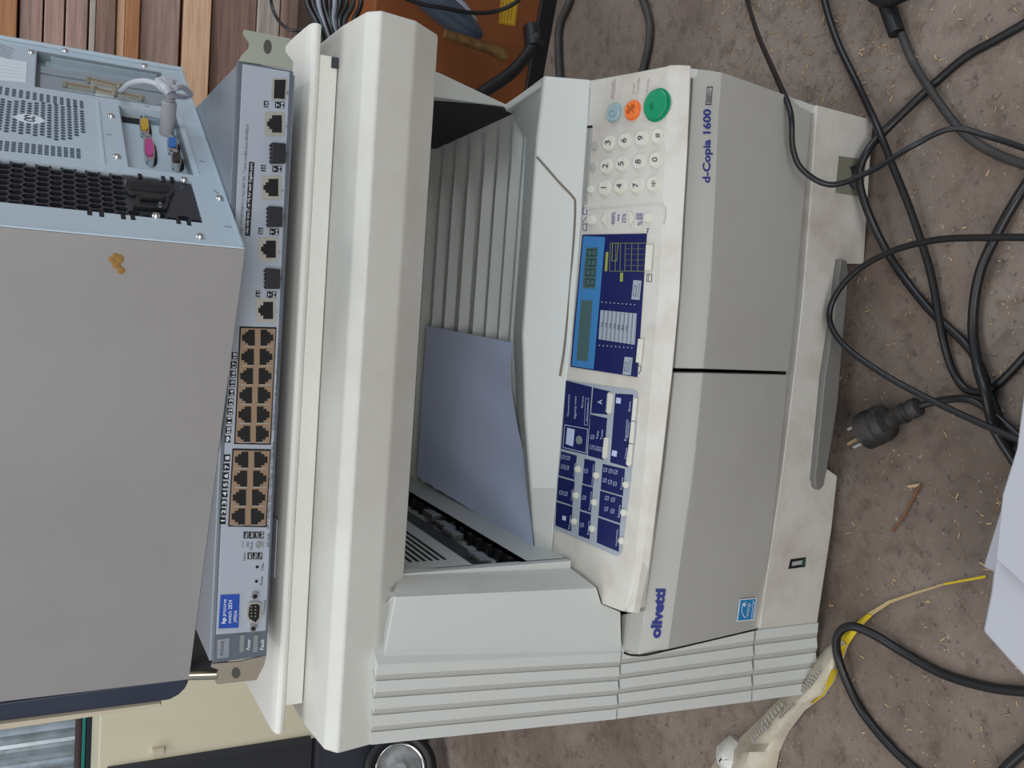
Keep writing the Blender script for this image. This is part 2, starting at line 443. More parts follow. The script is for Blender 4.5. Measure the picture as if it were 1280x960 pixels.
# strip + front face of the column
e1t, e1b = onY(508, 712, .700), onY(690, 702, .705)
e2t, e2b = onY(498, 746, .662), onY(746, 735, .6575)
e1t = lerp(e1b, e1t, 1.0); e1t2 = e1t + (e1t - e1b) * .03
b = MB(); b.loft([[e1t2, e1b + V((0, 0, -.01))], [e2t + (e2t - e2b) * .03, e2b]], (-.01, .012, 0)); b.build('column_corner', PLA, cp, smooth=True)
PCO = Plane(e2b, (-.02, -1, 0.02))
fc = [(494, 746), (746, 735), (752, 755), (776, 765), (777, 815), (478, 828.5)]
b = MB(); b.plate(PCO, fc, 0, -.02); b.build('column_front', PLB, cp, bevel=.0008)
b = MB(); b.box((-.36, .70, .25), (-.24, 1.09, .465)); b.build('column_body', PLB, cp, bevel=.003)

# --- ribbed left corner, three pieces
def ribs(xa, fa, ba, xb, fb, bb, name, wob=True):
    # front edge (xa,fa)->(xb,fb) ; back edge (xa2,ba)->(xb2,bb): pixels
    fr = [0, .13, .205, .345, .42, .56, .635, .775, .845, 1.0]
    nf = []
    for k_, f_ in enumerate(fr):
        Y_ = .656 + .010 * f_
        if k_ in (0, 9): nf.append((f_, Y_))
        elif k_ % 2: nf += [(f_, Y_), (f_ + .006, Y_ + .0012)]
        else: nf += [(f_ - .006, Y_ + .0012), (f_, Y_)]
    fr, Ys = [a for a, _ in nf], [b_ for _, b_ in nf]
    rows = []
    N = 7
    for j in range(N):
        t = j / (N - 1); r = []
        for s_, Y in zip(fr, Ys):
            A = (lerp(xa[0], xa[1], s_), lerp(fa, ba, s_)); B = (lerp(xb[0], xb[1], s_), lerp(fb, bb, s_))
            w_ = 0
            if wob and j in (0, N - 1):
                w_ = 1.1 * math.sin(s_ * 26)
            p = (lerp(A[0], B[0], t) + w_, lerp(A[1], B[1], t))
            r.append(onY(p[0], p[1], Y))
        rows.append(r)
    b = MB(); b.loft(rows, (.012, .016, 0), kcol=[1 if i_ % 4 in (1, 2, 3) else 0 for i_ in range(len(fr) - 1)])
    back = [r[-1] for r in rows]
    b.loft([back, [p + V((.004, .38, 0)) for p in back]], (.012, 0, 0))
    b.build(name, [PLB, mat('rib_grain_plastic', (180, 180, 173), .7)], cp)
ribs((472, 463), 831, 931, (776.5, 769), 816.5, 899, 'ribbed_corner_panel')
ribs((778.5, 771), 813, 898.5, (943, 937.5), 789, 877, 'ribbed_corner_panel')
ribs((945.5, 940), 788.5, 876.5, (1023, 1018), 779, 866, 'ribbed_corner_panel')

# --- control panel
back = [(738, 101), (734.5, 155), (729, 256), (725, 294), (716, 417), (706.5, 476), (698, 580), (692, 660), (689, 697)]
crs = [(836, 82), (833, 160), (828, 260), (823, 370), (815, 465), (806, 580), (795, 690), (785, 765)]
bot = [(864.5, 82), (860, 190), (854, 290), (850, 370), (841.5, 463), (827, 590), (812, 712), (800, 767)]
PCL = [PCP.at(*p) for p in crs]
b = MB()
top = [PCP.at(*p) for p in back] + [PCP.at(*p) for p in ((746, 735), (752, 755), (776, 764))] + PCL[::-1]
b.prism(top, (0, .004, -.022))
bt = [onZ(x, y, .262) for x, y in bot]; bt[0].x = XR; PCL[0].x = XR
b.loft([PCL, [lerp(a, c, .5) + V((0, -.0010, .0012)) for a, c in zip(PCL, bt)], bt], (0, .02, -.001))
cpan = b.build('control_panel', PLC, cp, bevel=.0012)
# --- front covers
TL = [(868, 82), (863, 160), (857, 260), (851, 370), (843, 463), (830, 590), (815, 700), (799, 819)]
CL = [(902, 93), (899, 120), (893, 260), (887.5, 370), (879, 463), (867, 590), (852, 690), (835, 812)]
SL = [(1015, 127), (1009.5, 200), (998.3, 330), (993.2, 400), (986, 463), (973, 590), (963, 685), (947, 786)]
def cover(y0, y1, off, name, n=8, left=False):
    rows = []
    ts = [i / (n - 1) for i in range(n)]
    def seg(pl, ya, yb):
        full = []
        for t in ts:
            y = ya + (yb - ya) * t
            y = min(max(y, pl[0][1]), pl[-1][1])
            full += [(x, y) for x, y in resample(pl, [(y - pl[0][1]) / (pl[-1][1] - pl[0][1])])]
        return full
    T = seg(TL, *y0); Cc = seg(CL, *y1); S = seg(SL, *off)
    t_ = [onZ(x, y, .2545) for x, y in T]; c_ = [onZ(x, y, .231) for x, y in Cc]; s_ = [onZ(x, y, .0978) for x, y in S]
    if not left:
        for r in (t_, c_, s_): r[0].x = XR
    m1 = [lerp(a, c, .55) + V((0, -.001, .0004)) for a, c in zip(t_, c_)]
    m2 = [lerp(a, c, .12) + V((0, -.0006, 0)) for a, c in zip(c_, s_)]
    b = MB(); b.loft([t_, m1, c_, m2, s_], (0, .012, -.002))
    if left:
        q = PZ(.2548).pts([(776, 768), (777, 811), (799, 819), (803, 790), (806, 762)]); b.prism(q, (0, .001, -.01))
        q = [onZ(776, 768, .2548), onZ(777, 811, .2548), onZ(799, 819, .2548)]
    return b.build(name, PLD, cp, bevel=.0012), t_, c_, s_
rc, rt, rcc, rs = cover((82, 460.5), (93, 461), (127, 464.5), 'front_cover')
lc, lt, lcc, ls = cover((465.5, 819), (466, 812), (468.5, 786), 'front_cover', left=True)
MB().plate(PY(.66), [(836, 462), (990, 467), (990, 468), (836, 463)], 0, -.01).build('cover_gap', DRK, cp)
sm = [V(p) for p in (onZ(775.5, 769, .2535), onZ(776.5, 811, .2535))] + [lt[-1] + V((-.0006, .001, 0)), lcc[-1] + V((-.0008, .001, 0)), lerp(lcc[-1], ls[-1], .5) + V((-.0008, .001, 0)), ls[-1] + V((-.0008, .001, 0))]
MB().tube(sm, .0010, 6, steps=3).build('cover_seam', DRK, lc)  # black tube draws the shadow line along the cover's left edge
def strip_plane(px, py, off=0):
    # the text strip just below the top edge of the covers
    T, Cc = (rt, rcc) if py < 462 else (lt, lcc)
    best = None
    for i in range(len(T) - 1):
        n = (T[i + 1] - T[i]).cross(Cc[i] - T[i]).normalized()
        if n.y > 0: n = -n
        P = Plane(T[i], n); q = P.at(px, py, off)
        if T[i + 1].x - 1e-4 <= q.x <= T[i].x + 1e-4: return q, n
        if best is None or abs(q.x - T[i].x) < best[0]: best = (abs(q.x - T[i].x), q, n)
    return best[1], best[2]
def strip_text(st_, a, c, hpx, par, m_, bold, name='lettering'):
    A, n = strip_plane(*a); C_, _ = strip_plane(*c); U, _ = strip_plane(a[0] - hpx, a[1])
    b = MB(); b.text(st_, A, C_ - A, U - A, n, bold=bold, lift=.0016); b.build(name, m_, par)
strip_text('d-Copia 1600', (886.5, 229), (887.5, 137), 9, rc, NAVT, .03)
strip_text('olivetti', (824, 797), (831, 735), 12, lc, NAVT, .05)
# small emblem next to the model lettering
A, n = strip_plane(888, 132); B_, _ = strip_plane(890, 109); U, _ = strip_plane(881, 132)
ex, ey = B_ - A, U - A
b = MB(); o_ = A + n * .0018
for s0, s1, t0, t1 in ((0, 1, 0, .08), (0, 1, .92, 1), (0, .06, 0, 1), (.94, 1, 0, 1), (.12, .5, .3, .38), (.12, .88, .55, .62), (.12, .7, .72, .78), (.12, .8, .18, .24)):
    b.prism([o_ + ex * s0 + ey * t0, o_ + ex * s1 + ey * t0, o_ + ex * s1 + ey * t1, o_ + ex * s0 + ey * t1], n * .0002)
b.build('emblem', INK, rc)
# blue energy sticker
i = 6
P = None
def face_plane(T, Cc, i, px, py):
    n = (T[i + 1] - T[i]).cross(Cc[i] - T[i]).normalized()
    if n.y > 0: n = -n
    return Plane(T[i], n)
P = face_plane(lcc, ls, 5, 932, 762); P.p = P.p + P.n * .0012
stk = [(924, 749), (945.5, 747), (942, 775), (920.5, 777)]
sk = MB().plate(P, stk, 0, .0004).build('energy_sticker', WHT, lc)
b = MB(); b.plate(P, [(925.2, 750.2), (944.2, 748.4), (940.9, 773.8), (921.9, 775.6)], .0004, .0006); b.build('blue_square', STK, sk)
b = MB(); b.ptext(P, 'energy', (934.5, 770.5), (937, 753), 4, lift=.0008)
arc = [(927 + 3 - 7.5 * math.cos(t) + 4, 762 - 10.5 * math.sin(t)) for t in [(-1.25 + k * .25) for k in range(11)]]
b.line(P, arc, .0006, .0009)
star = []
for k in range(10):
    r_ = 3.2 if k % 2 == 0 else 1.4
    star.append((929.5 + r_ * math.cos(k * math.pi / 5), 755.5 + r_ * math.sin(k * math.pi / 5)))
b.plate(P, star, .0006, .0008); b.ptext(P, 'ENERGY STAR', (941.3, 772), (943.3, 751.5), 1.8, lift=.0008)
b.line(P, [(938.3, 774), (941, 749.5)], .0003, .0008)
b.build('printing', WHT, sk)

# --- paper drawer
PDR = Plane((0, .649, .0922), (0, -.082, -.006))
PDR.n = V((0, -.9973, -.0730)).normalized()
dr = [(1021, 131), (1055, 140), (1092, 150), (1088, 200), (1080, 330), (1052, 330), (1045, 324), (1036, 397), (1025, 471), (1013, 599), (1017, 606), (1024, 601), (1030, 583), (1047, 595), (1040, 660), (1022, 778), (949.5, 786), (963, 690), (978, 590), (993.5, 465), (1004, 370), (1014, 240)]
drw = MB().plate(PDR, dr, 0, -.03).build('paper_drawer', PLC, cp, bevel=.0012)
hd = [(1045, 324), (1053, 326), (1054.5, 347), (1048, 420), (1041, 506), (1029, 581), (1024, 606), (1018, 612), (1014, 608), (1013, 597), (1025, 471), (1036, 397)]
b = MB(); A_ = [p for p in PDR.pts(hd)]
b.prism([p + PDR.n * .006 for p in A_], PDR.n * -.03); b.build('drawer_handle', HND, drw, bevel=.0015)
b = MB(); b.plate(PDR, [(988, 699), (1007, 696.5), (1006, 708.5), (985, 711)], .0002, .0006, 0); b.plate(PDR, [(990, 702), (1002, 700), (1001, 705), (989, 707)], .0006, .0012, 1)
b.plate(PDR, [(1002, 699), (1006, 698), (1005, 707), (1001, 707.5)], .0006, .001, 2)
b.build('paper_gauge', [DRK, mat('gauge_grey', (165, 168, 165), .5), mat('gauge_green', (30, 80, 60), .5)], drw)
lb = MB().plate(PDR, [(1048, 195), (1082, 200), (1078, 246), (1044, 241)], .0002, .0006).build('size_label', mat('olive_label', (122, 120, 104), .6), drw)
MB().ptext(PDR, 'A4', (1066, 238), (1070, 206), 8, bold=.02, lift=.0009).build('lettering', INK, lb)

# --- scanner unit
pr = [(.662, .518), (.672, .5262), (.72, .5305), (1.14, .5305), (1.14, .463), (.69, .4605), (.6675, .488)]
P_ = []
XLs, XRs = -.3605, .2095
b = MB()
xs = [(XLs, .95), (XLs + .004, 1), (XRs - .004, 1), (XRs, .95)]
b.prism([(XLs, y, z) for y, z in pr], (XRs - XLs, 0, 0)); b.build('scanner_housing', PLA, cp, bevel=.0022, seg=3)
# lid
b = MB(); b.box((-.343, .7215, .5312), (.185, 1.08, .5455)); b.build('platen_pad', PLE, cp, bevel=.001)
b = MB()
prl = [(.7195, .5470), (.7180, .5495), (.7195, .5530), (.7250, .5545), (.735, .5550), (1.09, .5600), (1.09, .5455), (.7215, .5455)]
b.prism([(-.3655, y, z) for y, z in prl], (.5725, 0, 0)); lid = b.build('lid', PLE, cp, bevel=.0012, seg=3)
MB().box((.176, .7205, .531), (.1845, .7225, .5365)).build('pad_clip', INK, cp)

# --- control panel details
P = PCP
def keyplate(pts, name, m_, h0=.0002, h1=.0010, bv=0): return MB().plate(P, pts, h0, h1).build(name, m_, cpan, bevel=bv)
def disc_key(px, py, r, name, m_, h=.003, ch=None, cm=INK, dish=True, chw=5, chh=7, txtm=None):
    c = P.at(px, py); b = MB()
    prof = [(r * 1.12, 0), (r * 1.12, .0006), (r, .0008), (r, h - .0006), (r * .93, h), (r * .6, h * .93), (r * .05, h * .9)] if dish else [(r * 1.08, 0), (r, h * .6), (r * .9, h), (r * .5, h * 1.12), (r * .05, h * 1.15)]
    b.dome(c, P.n, prof, 28); k = b.build(name, m_, cpan, smooth=True)
    return k
# number keys
K = {'1': (758, 235), '2': (760, 208), '3': (763, 179), '4': (777.5, 233), '5': (779.5, 205), '6': (783, 176), '7': (798, 232), '8': (801, 202.5), '9': (804, 173), '*': (818.5, 230), '0': (822, 200), '#': (825, 170)}
pt = MB()
for ch, (x, y) in K.items():
    x -= 1.5
    disc_key(x, y, .0062, 'number_key', KEY, .0024)
    wpx = 3.6 if ch == '1' else 5.5
    if ch == '*':
        pt.ptext(P, ch, (x + 8.5, y + 4), (x + 8.5, y - 4), 9, lift=.0025)
    else:
        pt.ptext(P, ch, (x + 3.8, y + wpx / 2), (x + 3.8, y - wpx / 2), 7.0, lift=.0028)
pt.build('key_numerals', INK, cpan)
disc_key(768.5, 141, .0078, 'reset_key', BGR, .003)
disc_key(791.5, 138, .0078, 'stop_key', ORG, .003)
disc_key(822, 131.5, .0125, 'start_key', GRN, .004)
b = MB(); b.ptext(P, '%', (795, 143), (796, 131), 9, lift=.0034)
b.build('stop_key_symbol', mat('brown_ink', (150, 70, 30), .5), cpan)
b = MB(); b.ptext(P, 'o', (820, 138), (820, 130), 6, lift=.0044); b.build('start_key_symbol', mat('dark_green_ink', (5, 100, 70), .5), cpan)
b = MB()
c = P.at(767.5, 142)
b.line(Plane(P.p + P.n * .0031, P.n), [(765 + 4 * math.cos(t), 142 + 3.6 * math.sin(t)) for t in [k * .7 for k in range(9)]], .0003, .0003)
b.build('reset_key_symbol', mat('grey_ink', (120, 135, 140), .5), cpan)
for (x, y), m_ in (((743.5, 183), KEYG), ((741.5, 209.5), KEYG), ((739, 236.5), KEY)):
    disc_key(x, y, .0034, 'small_key', m_, .002, dish=False)
b = MB(); b.plate(P, [(735, 158), (741, 158), (734.5, 256), (727.5, 256)], .0001, .0006, 0); b.plate(P, [(735, 157.5), (741, 157), (741, 160), (735, 160.5)], .0005, .001, 1)
b.plate(P, [(735.5, 162), (738.5, 162), (733, 252), (729.5, 252)], .0006, .0010, 2)
b.build('indicator_strip', [KEYG, DRK, mat('strip_shade', (150, 150, 146), .4)], cpan)
# tiny text by the upper keys
b = MB()
for s_, a, c in (('Reset', (768, 124), (770, 99)), ('Stop/', (793, 118), (794, 104)), ('Cancella', (798, 118), (800, 97)), ('Avvio', (810, 117), (812, 98)), ('Energia', (766, 122), (767, 102))):
    b.ptext(P, s_, a, c, 3.2)
b.build('small_lettering', mat('faded_ink', (165, 158, 150), .6), cpan)
# zoom key field: a slightly raised rounded plate edge
zf = [(731, 261), (820, 254), (826, 256), (831, 262), (829, 280)]
b = MB(); b.tube([P.at(*p, .0002) for p in zf], .0007, 6, steps=4); b.build('panel_ridge', PLC, cpan)
for x, y in ((739.5, 275), (810.5, 272)): disc_key(x, y, .0042, 'mode_key', KEY, .002, dish=False)
for s_, x in ((-1, 759), (1, 789)):
    pts = [(x, 264), (x + s_ * 6.5, 274), (x, 284)] if s_ < 0 else [(x - 1, 263), (x + 5.5, 272.5), (x - 1, 283)]
    keyplate(pts, 'arrow_key', KEY, .0002, .002, .0004)
b = MB()
b.ptext(P, '400%', (768.5, 281), (769.5, 265), 4.5); b.ptext(P, '25%', (782, 279), (783, 267), 4.5)
b.ptext(P, '\u2022\u2022\u2022', (776, 276), (776.5, 268), 6)
b.ptext(P, '%', (803, 282), (803.5, 276), 6); b.line(P, [(796, 274), (803, 274), (803, 267), (796, 267)], .0005, .0003, closed=True)
for k in (1, 2): b.line(P, [(796, 274 - 2.3 * k), (803, 274 - 2.3 * k)], .0003, .0003); b.line(P, [(796 + 2.3 * k, 274), (796 + 2.3 * k, 267)], .0003, .0003)
b.line(P, [(808, 286), (812, 286), (810, 286), (810, 291), (808.5, 289)], .0005, .0003)
for dy in (264, 284):
    b.line(P, [(729, dy + 4), (733.5, dy + 4), (733.5, dy - 4), (729, dy - 4)], .0006, .0003, closed=True)
b.line(P, [(728.5, 278), (733, 271)], .0005, .0003)
b.build('panel_symbols', NAVT, cpan)
# display
dp = [(728.5, 293.5), (809, 292), (797, 471.5), (713.5, 458.5)]
disp = MB().plate(P, dp, .0002, .0008).build('display', NAVY, cpan)
Pd = Plane(P.p + P.n * .0008, P.n)
b = MB(); b.plate(Pd, [(729.5, 295), (756.5, 296.5), (742, 461.5), (714.8, 457.5)], 0, .0003); b.build('lcd_frame', BLUL, disp)
b = MB(); b.plate(Pd, [(733, 310), (747.5, 309), (744, 361), (728.5, 360)], .0003, .0005, 0); b.plate(Pd, [(727, 375.5), (741, 375.5), (735, 451.5), (721, 450)], .0003, .0005, 0)
for k in range(4):   # four seven-segment digits
    y0 = 357 - k * 12.3; x0 = 732.5 + k * .8
    sg = [((x0, y0), (x0, y0 - 8)), ((x0 + 5.5, y0), (x0 + 5.5, y0 - 8)), ((x0 + 11, y0), (x0 + 11, y0 - 8)), ((x0, y0), (x0 + 5.5, y0)), ((x0, y0 - 8), (x0 + 5.5, y0 - 8)), ((x0 + 5.5, y0), (x0 + 11, y0)), ((x0 + 5.5, y0 - 8), (x0 + 11, y0 - 8))]
    for a, c in sg: b.line(Pd, [a, c], .0008, .0007, k=1)
b.build('lcd_screen', [LCD, LCDS], disp)
b = MB()
b.line(Pd, [(763, 304), (762, 339), (806, 339), (808, 304)], .0003, .0003, closed=True)
for x in (769, 775, 781, 789, 797): b.line(Pd, [(x + 1, 304), (x, 339)], .00025, .0003)
b.line(Pd, [(766, 304), (765, 326), (771, 326), (773, 304)], .0004, .0004, closed=True)
for y in (311, 318, 325, 332): b.line(Pd, [(781, y), (806, y)], .00015, .0003)
b.plate(Pd, [(757.5, 315), (760.5, 315), (759, 339), (756, 339)], 0, .0002); b.plate(Pd, [(775.5, 341), (779, 341), (778.5, 352), (775, 352)], 0, .0002)
b.build('yellow_printing', OLV, disp)
b = MB()
for x, y0, y1, tx in ((791, 350, 375, 'Zoom'), (780, 446, 469, 'Stop')):
    w0 = 11
    b.plate(Pd, [(x + 1, y0), (x + w0, y0 + 1), (x + w0 - 2.5, y1), (x - 1.5, y1 - 1)], 0, .0003)
for k in range(9):   # paper table
    x = 750 + k * 5.1
    b.plate(Pd, [(x + 1, 387.5 + k * .5), (x + 5.4, 388 + k * .5), (x + 2.8, 424.5 + k * .8), (x - 1.6, 424 + k * .8)], 0, .0003)
    for y in (377, 431): b.plate(Pd, [(x + (2 if y < 400 else -1.5), y + k * .4), (x + (3.3 if y < 400 else -.2), y + k * .4), (x + (3.3 if y < 400 else -.2), y + 1.3 + k * .4), (x + (2 if y < 400 else -1.5), y + 1.3 + k * .4)], 0, .0003)
b.build('grey_printing', SIL, disp)
b = MB()
Pt = Plane(Pd.p + Pd.n * .0003, Pd.n)
for k, s_ in enumerate(('A3', 'A4', 'A4', 'A5', 'B4', 'B5', 'Folio')):
    x = 752.5 + k * 5.1
    b.ptext(Pt, s_, (x + 1.2, 409 + k * .7), (x + 1.6, 403 + k * .6), 2.8, lift=.0001)
for k in range(9): b.line(Pt, [(754.2 + k * 5.1 + .5, 389 + .5 * k), (751.6 + k * 5.1, 424 + .8 * k)], .0002, .0001)
for x, y0, y1 in ((791, 350, 375), (780, 446, 469)):
    b.line(Pt, [(x + 1.5, y0 + 7), (x + 4.5, y0 + 7), (x + 3.5, y1 - 5), (x + .5, y1 - 5)], .0005, .0001, closed=True)
    for q in (7, 9): b.line(Pt, [(x + q, y0 + 3), (x + q - 2, y1 - 3)], .0003, .0001)
b.build('dark_printing', NAVY, disp)
for pts in ([(810, 306), (818, 306.5), (815.5, 338.5), (808, 338)], [(800, 423.5), (806, 424), (803, 454), (797, 453)]):
    keyplate(pts, 'wide_key', KEY, .0002, .003, .0006)
b = MB()
b.line(P, [(809, 343), (815, 343), (814.5, 352), (808.5, 352)], .0005, .0003, closed=True); b.line(P, [(811, 343), (810.5, 352)], .0004, .0003)
b.line(P, [(796, 457), (802, 458), (801, 463), (799, 467), (796, 466), (797, 461)], .0005, .0003, closed=True)
b.build('panel_symbols', INK, cpan)
# lower mode field: silver plate with blue squares
mf = [(708.5, 475), (793, 487.5), (797, 490), (795.5, 540), (787, 615), (777.5, 690), (774, 694), (770, 694.5), (693, 660.5)]
fld = MB().plate(P, mf, .0001, .0007).build('mode_field', SIL, cpan)
Pf = Plane(P.p + P.n * .0007, P.n)
def z7(x, y): return (680 + x * .271, 460 + y * .271)
blues = [[(102, 58), (222, 88), (197, 400), (80, 372)], [(228, 90), (303, 108), (293, 215), (218, 208)], [(214, 214), (292, 232), (275, 424), (203, 404)],
         [(330, 118), (412, 122), (385, 458), (306, 435)], [(80, 384), (152, 404), (140, 515), (68, 495)], [(66, 502), (142, 524), (131, 634), (60, 610)], [(58, 618), (132, 640), (125, 754), (54, 726)],
         [(188, 418), (237, 430), (226, 546), (178, 532)], [(176, 538), (226, 552), (217, 668), (168, 652)], [(166, 660), (217, 675), (210, 790), (160, 772)],
         [(272, 442), (374, 466), (364, 590), (262, 560)], [(260, 566), (362, 596), (352, 716), (252, 682)], [(250, 690), (350, 724), (345, 848), (244, 805)]]
b = MB()
for q in blues: b.plate(Pf, [z7(*p) for p in q], 0, .0003)
b.build('blue_key_fields', NAVY, fld)
b = MB(); Pw = Plane(Pf.p + Pf.n * .0003, Pf.n)
def zt(s_, a, c, h): b.ptext(Pw, s_, z7(*a), z7(*c), h, lift=.0001)
zt('Manutenzione', (115, 222), (120, 122), 2.4); zt('Aggiungi toner', (146, 236), (150, 128), 2.4); zt('Errore', (180, 182), (184, 130), 2.4); zt('Alimentatore', (202, 246), (207, 160), 2.4)
zt('Combina', (143, 500), (147, 440), 2.4); zt('Cancella', (131, 612), (135, 560), 2.4); zt('Margine', (121, 742), (126, 680), 2.4)
zt('Interruzione', (224, 540), (231, 445), 1.9); zt('Programma', (214, 655), (221, 570), 2.2); zt('Separa', (206, 770), (211, 705), 2.2)
zt('Fronte', (361, 560), (366, 505), 2.4); zt('Separa', (349, 690), (354, 632), 2.6); zt('Inserimento', (337, 820), (343, 745), 2.6)
zt('Foto', (250, 325), (253, 290), 2.6); zt('Testo', (270, 330), (273, 285), 2.6); zt('Chiaro', (381, 420), (386, 368), 2.8); zt('Esposizione', (381, 335), (388, 238), 2.8); zt('Automatica', (390, 320), (396, 250), 2.4); zt('Scuro', (398, 200), (402, 155), 2.8); zt('Riduzione', (290, 200), (295, 120), 2.0); zt('A', (268, 168), (270, 146), 6)
def zl(pts, wd=.0004, cl=False): b.line(Pw, [z7(*p) for p in pts], wd, .0001, closed=cl)
zl([(206, 140), (192, 140), (186, 262), (200, 264)], .0003, True)
zl([(96, 262), (202, 282), (193, 392), (88, 366)], .0005, True)
def zq(pts): b.plate(Pw, [z7(*p) for p in pts], 0, .0002)
zq([(108, 275), (142, 284), (134, 362), (101, 350)]); zq([(335, 135), (356, 140), (353, 165), (332, 162)]); zq([(316, 378), (338, 384), (334, 410), (312, 404)]); zq([(86, 680), (102, 685), (100, 705), (84, 700)])
def icon(x, y, s_=9):
    zl([(x - s_, y - s_ * 1.2), (x + s_, y - s_), (x + s_ - 2, y + s_ * 1.2), (x - s_ - 2, y + s_)], .0003, True); zl([(x - s_ + 3, y + 4), (x + s_ - 3, y - 4)], .0003)
for x, y in ((222, 365), (243, 370), (262, 375), (225, 318), (88, 455), (108, 460), (90, 410), (112, 415), (80, 575), (101, 580), (195, 475), (186, 598), (176, 724), (284, 470), (308, 475), (331, 480), (281, 518), (305, 526), (328, 534), (291, 600), (319, 608), (288, 650), (317, 660)): icon(x, y, 7.5)
b.build('white_printing', mat('pale_blue_print', (185, 196, 222), .5), fld)
dcs = MB().dome(Pf.at(*z7(163, 332)), P.n, [(.0040, 0), (.0040, .0006), (.0036, .0009), (.001, .0007)], 20); dcs.build('round_sensor', mat('sensor_grey', (120, 128, 128), .5), fld, smooth=True)
for q in ([(303, 112), (322, 118), (325, 130), (315, 205), (305, 212), (295, 204)], [(285, 322), (300, 318), (304, 330), (296, 412), (286, 420), (276, 412)], [(422, 136), (437, 142), (426, 244), (411, 240)], [(411, 244), (425, 248), (417, 348), (400, 344)], [(400, 348), (416, 352), (408, 445), (398, 452), (386, 444)]):
    MB().plate(P, [z7(*p) for p in q], .0004, .0028).build('bar_key', KEY, cpan, bevel=.0005)
for x, y in ((160, 466), (150, 586), (142, 706), (245, 494), (236, 618), (226, 740), (382, 538), (372, 666), (362, 796)):
    px, py = z7(x, y); disc_key(px, py, .0031, 'round_key', KEY, .0026, dish=False)

# ------------------------------------------------------------------ paper on the tray
def paper():
    N, M = 16, 16
    fe = [(640, 428), (637.5, 460), (639, 490), (646, 530), (656, 575), (661.5, 620), (664, 655), (666.5, 686)]
    be = [(537, 408), (536, 440), (535, 470), (534, 500), (533, 530), (532, 555), (531, 580), (529, 600)]
    rows = []
    for j in range(M):
        v = j / (M - 1); r = []
        for i in range(N):
            u = i / (N - 1) * 7; k = min(int(u), 6); w_ = u - k
            f = (lerp(fe[k][0], fe[k + 1][0], w_), lerp(fe[k][1], fe[k + 1][1], w_)); g = (lerp(be[k][0], be[k + 1][0], w_), lerp(be[k][1], be[k + 1][1], w_))
            z = .3065 + .003 * math.sin(u * .9) * (1 - v) + .0015 * math.sin(u * 2.1 + v * 5)
            r.append(onZ(lerp(f[0], g[0], v), lerp(f[1], g[1], v), z))
        rows.append(r)
    # continues under the scanner, A4 long
    ext = [p + V((0, .05, 0)) for p in rows[-1]]
    rows.append([V((p.x, min(p.y, 1.055), .3065)) for p in ext])
    b = MB(); b.loft(rows, (0, 0, -.0003))
    o = b.build('paper_sheet', PAP, smooth=True, label='bluish white sheet of paper lying in the photocopier output tray', category='paper')
    return o
pp = paper()

# ------------------------------------------------------------------ network switch
ZS0, ZS1, YS = .5663, .6100, .710
S = PY(YS)
sw = thing('network_switch', (-.06, .87, ZS0), 'grey rack network switch with banks of tan ports, lying on the photocopier lid', 'network switch')
xr, xl = S.at(296, 78).x, S.at(266, 829).x
MB().box((xl + .001, YS + .002, ZS0), (xr - .001, YS + .29, ZS1)).build('housing', SWB, sw, bevel=.001)
for x in (xl + .03, xr - .03):
    for y in (YS + .09, YS + .26): MB().cyl((x, y, .5552 + .0003), (x, y, ZS0), .008).build('rubber_foot', BLK, sw)
bz = [(296.5, 76), (366.5, 89), (333, 819), (265.5, 829)]
MB().plate(S, bz, -.003, .001).build('bezel', SWZ, sw, bevel=.0008)
fcx = [(303, 80), (362, 90), (332, 788), (270, 793)]
S2 = Plane(S.p + S.n * .001, S.n)
facep = MB().plate(S2, fcx, 0, .0008).build('face_plate', SWF, sw, bevel=.0004)
S3 = Plane(S.p + S.n * .0018, S.n)
def portrj(c, wd, ht, up=1, m_=PRS, frame=True):
    """one jack: metal frame, stepped black opening; wd along py, ht along px"""
    x, y = c; b = MB()
    if frame: b.plate(S3, [(x - ht / 2, y - wd / 2), (x + ht / 2, y - wd / 2), (x + ht / 2, y + wd / 2), (x - ht / 2, y + wd / 2)], 0, .0006, 0)
    h = ht * .36; w_ = wd * .36
    q = [(h, -w_), (h, w_), (-h * .35, w_), (-h * .35, w_ * .6), (-h * .75, w_ * .6), (-h * .75, w_ * .28), (-h * 1.05, w_ * .28), (-h * 1.05, -w_ * .28), (-h * .75, -w_ * .28), (-h * .75, -w_ * .6), (-h * .35, -w_ * .6), (-h * .35, -w_)]
    b.plate(S3, [(x + a * up, y + c_) for a, c_ in q], .0006, .0009, 1)
    return b.build('network_port', [m_, DRK], sw)
for x, y in ((343, 155), (338.5, 234.5), (335.5, 311.5), (332, 388)): portrj((x, y), 30, 25)
b = MB(); b.plate(S3, [(340, 98), (359, 98), (357, 126), (339, 125)], 0, .0006, 0); b.plate(S3, [(343, 100), (357, 100), (355.5, 124), (342, 123)], .0006, .0009, 1); b.build('module_slot', [PRS, DRK], sw)
for x, y in ((347, 192), (343, 271), (340, 348)):
    b = MB(); b.plate(S3, [(x - 9, y - 13), (x + 8.5, y - 11.5), (x + 8, y + 13), (x - 10, y + 13)], 0, .006)
    for k in range(5): b.plate(S3, [(x - 11, y - 11 + k * 5), (x - 9, y - 11 + k * 5), (x - 9, y - 8.5 + k * 5), (x - 11, y - 8.5 + k * 5)], 0, .0045)
    b.build('slot_plug', BLK, sw, bevel=.0006)
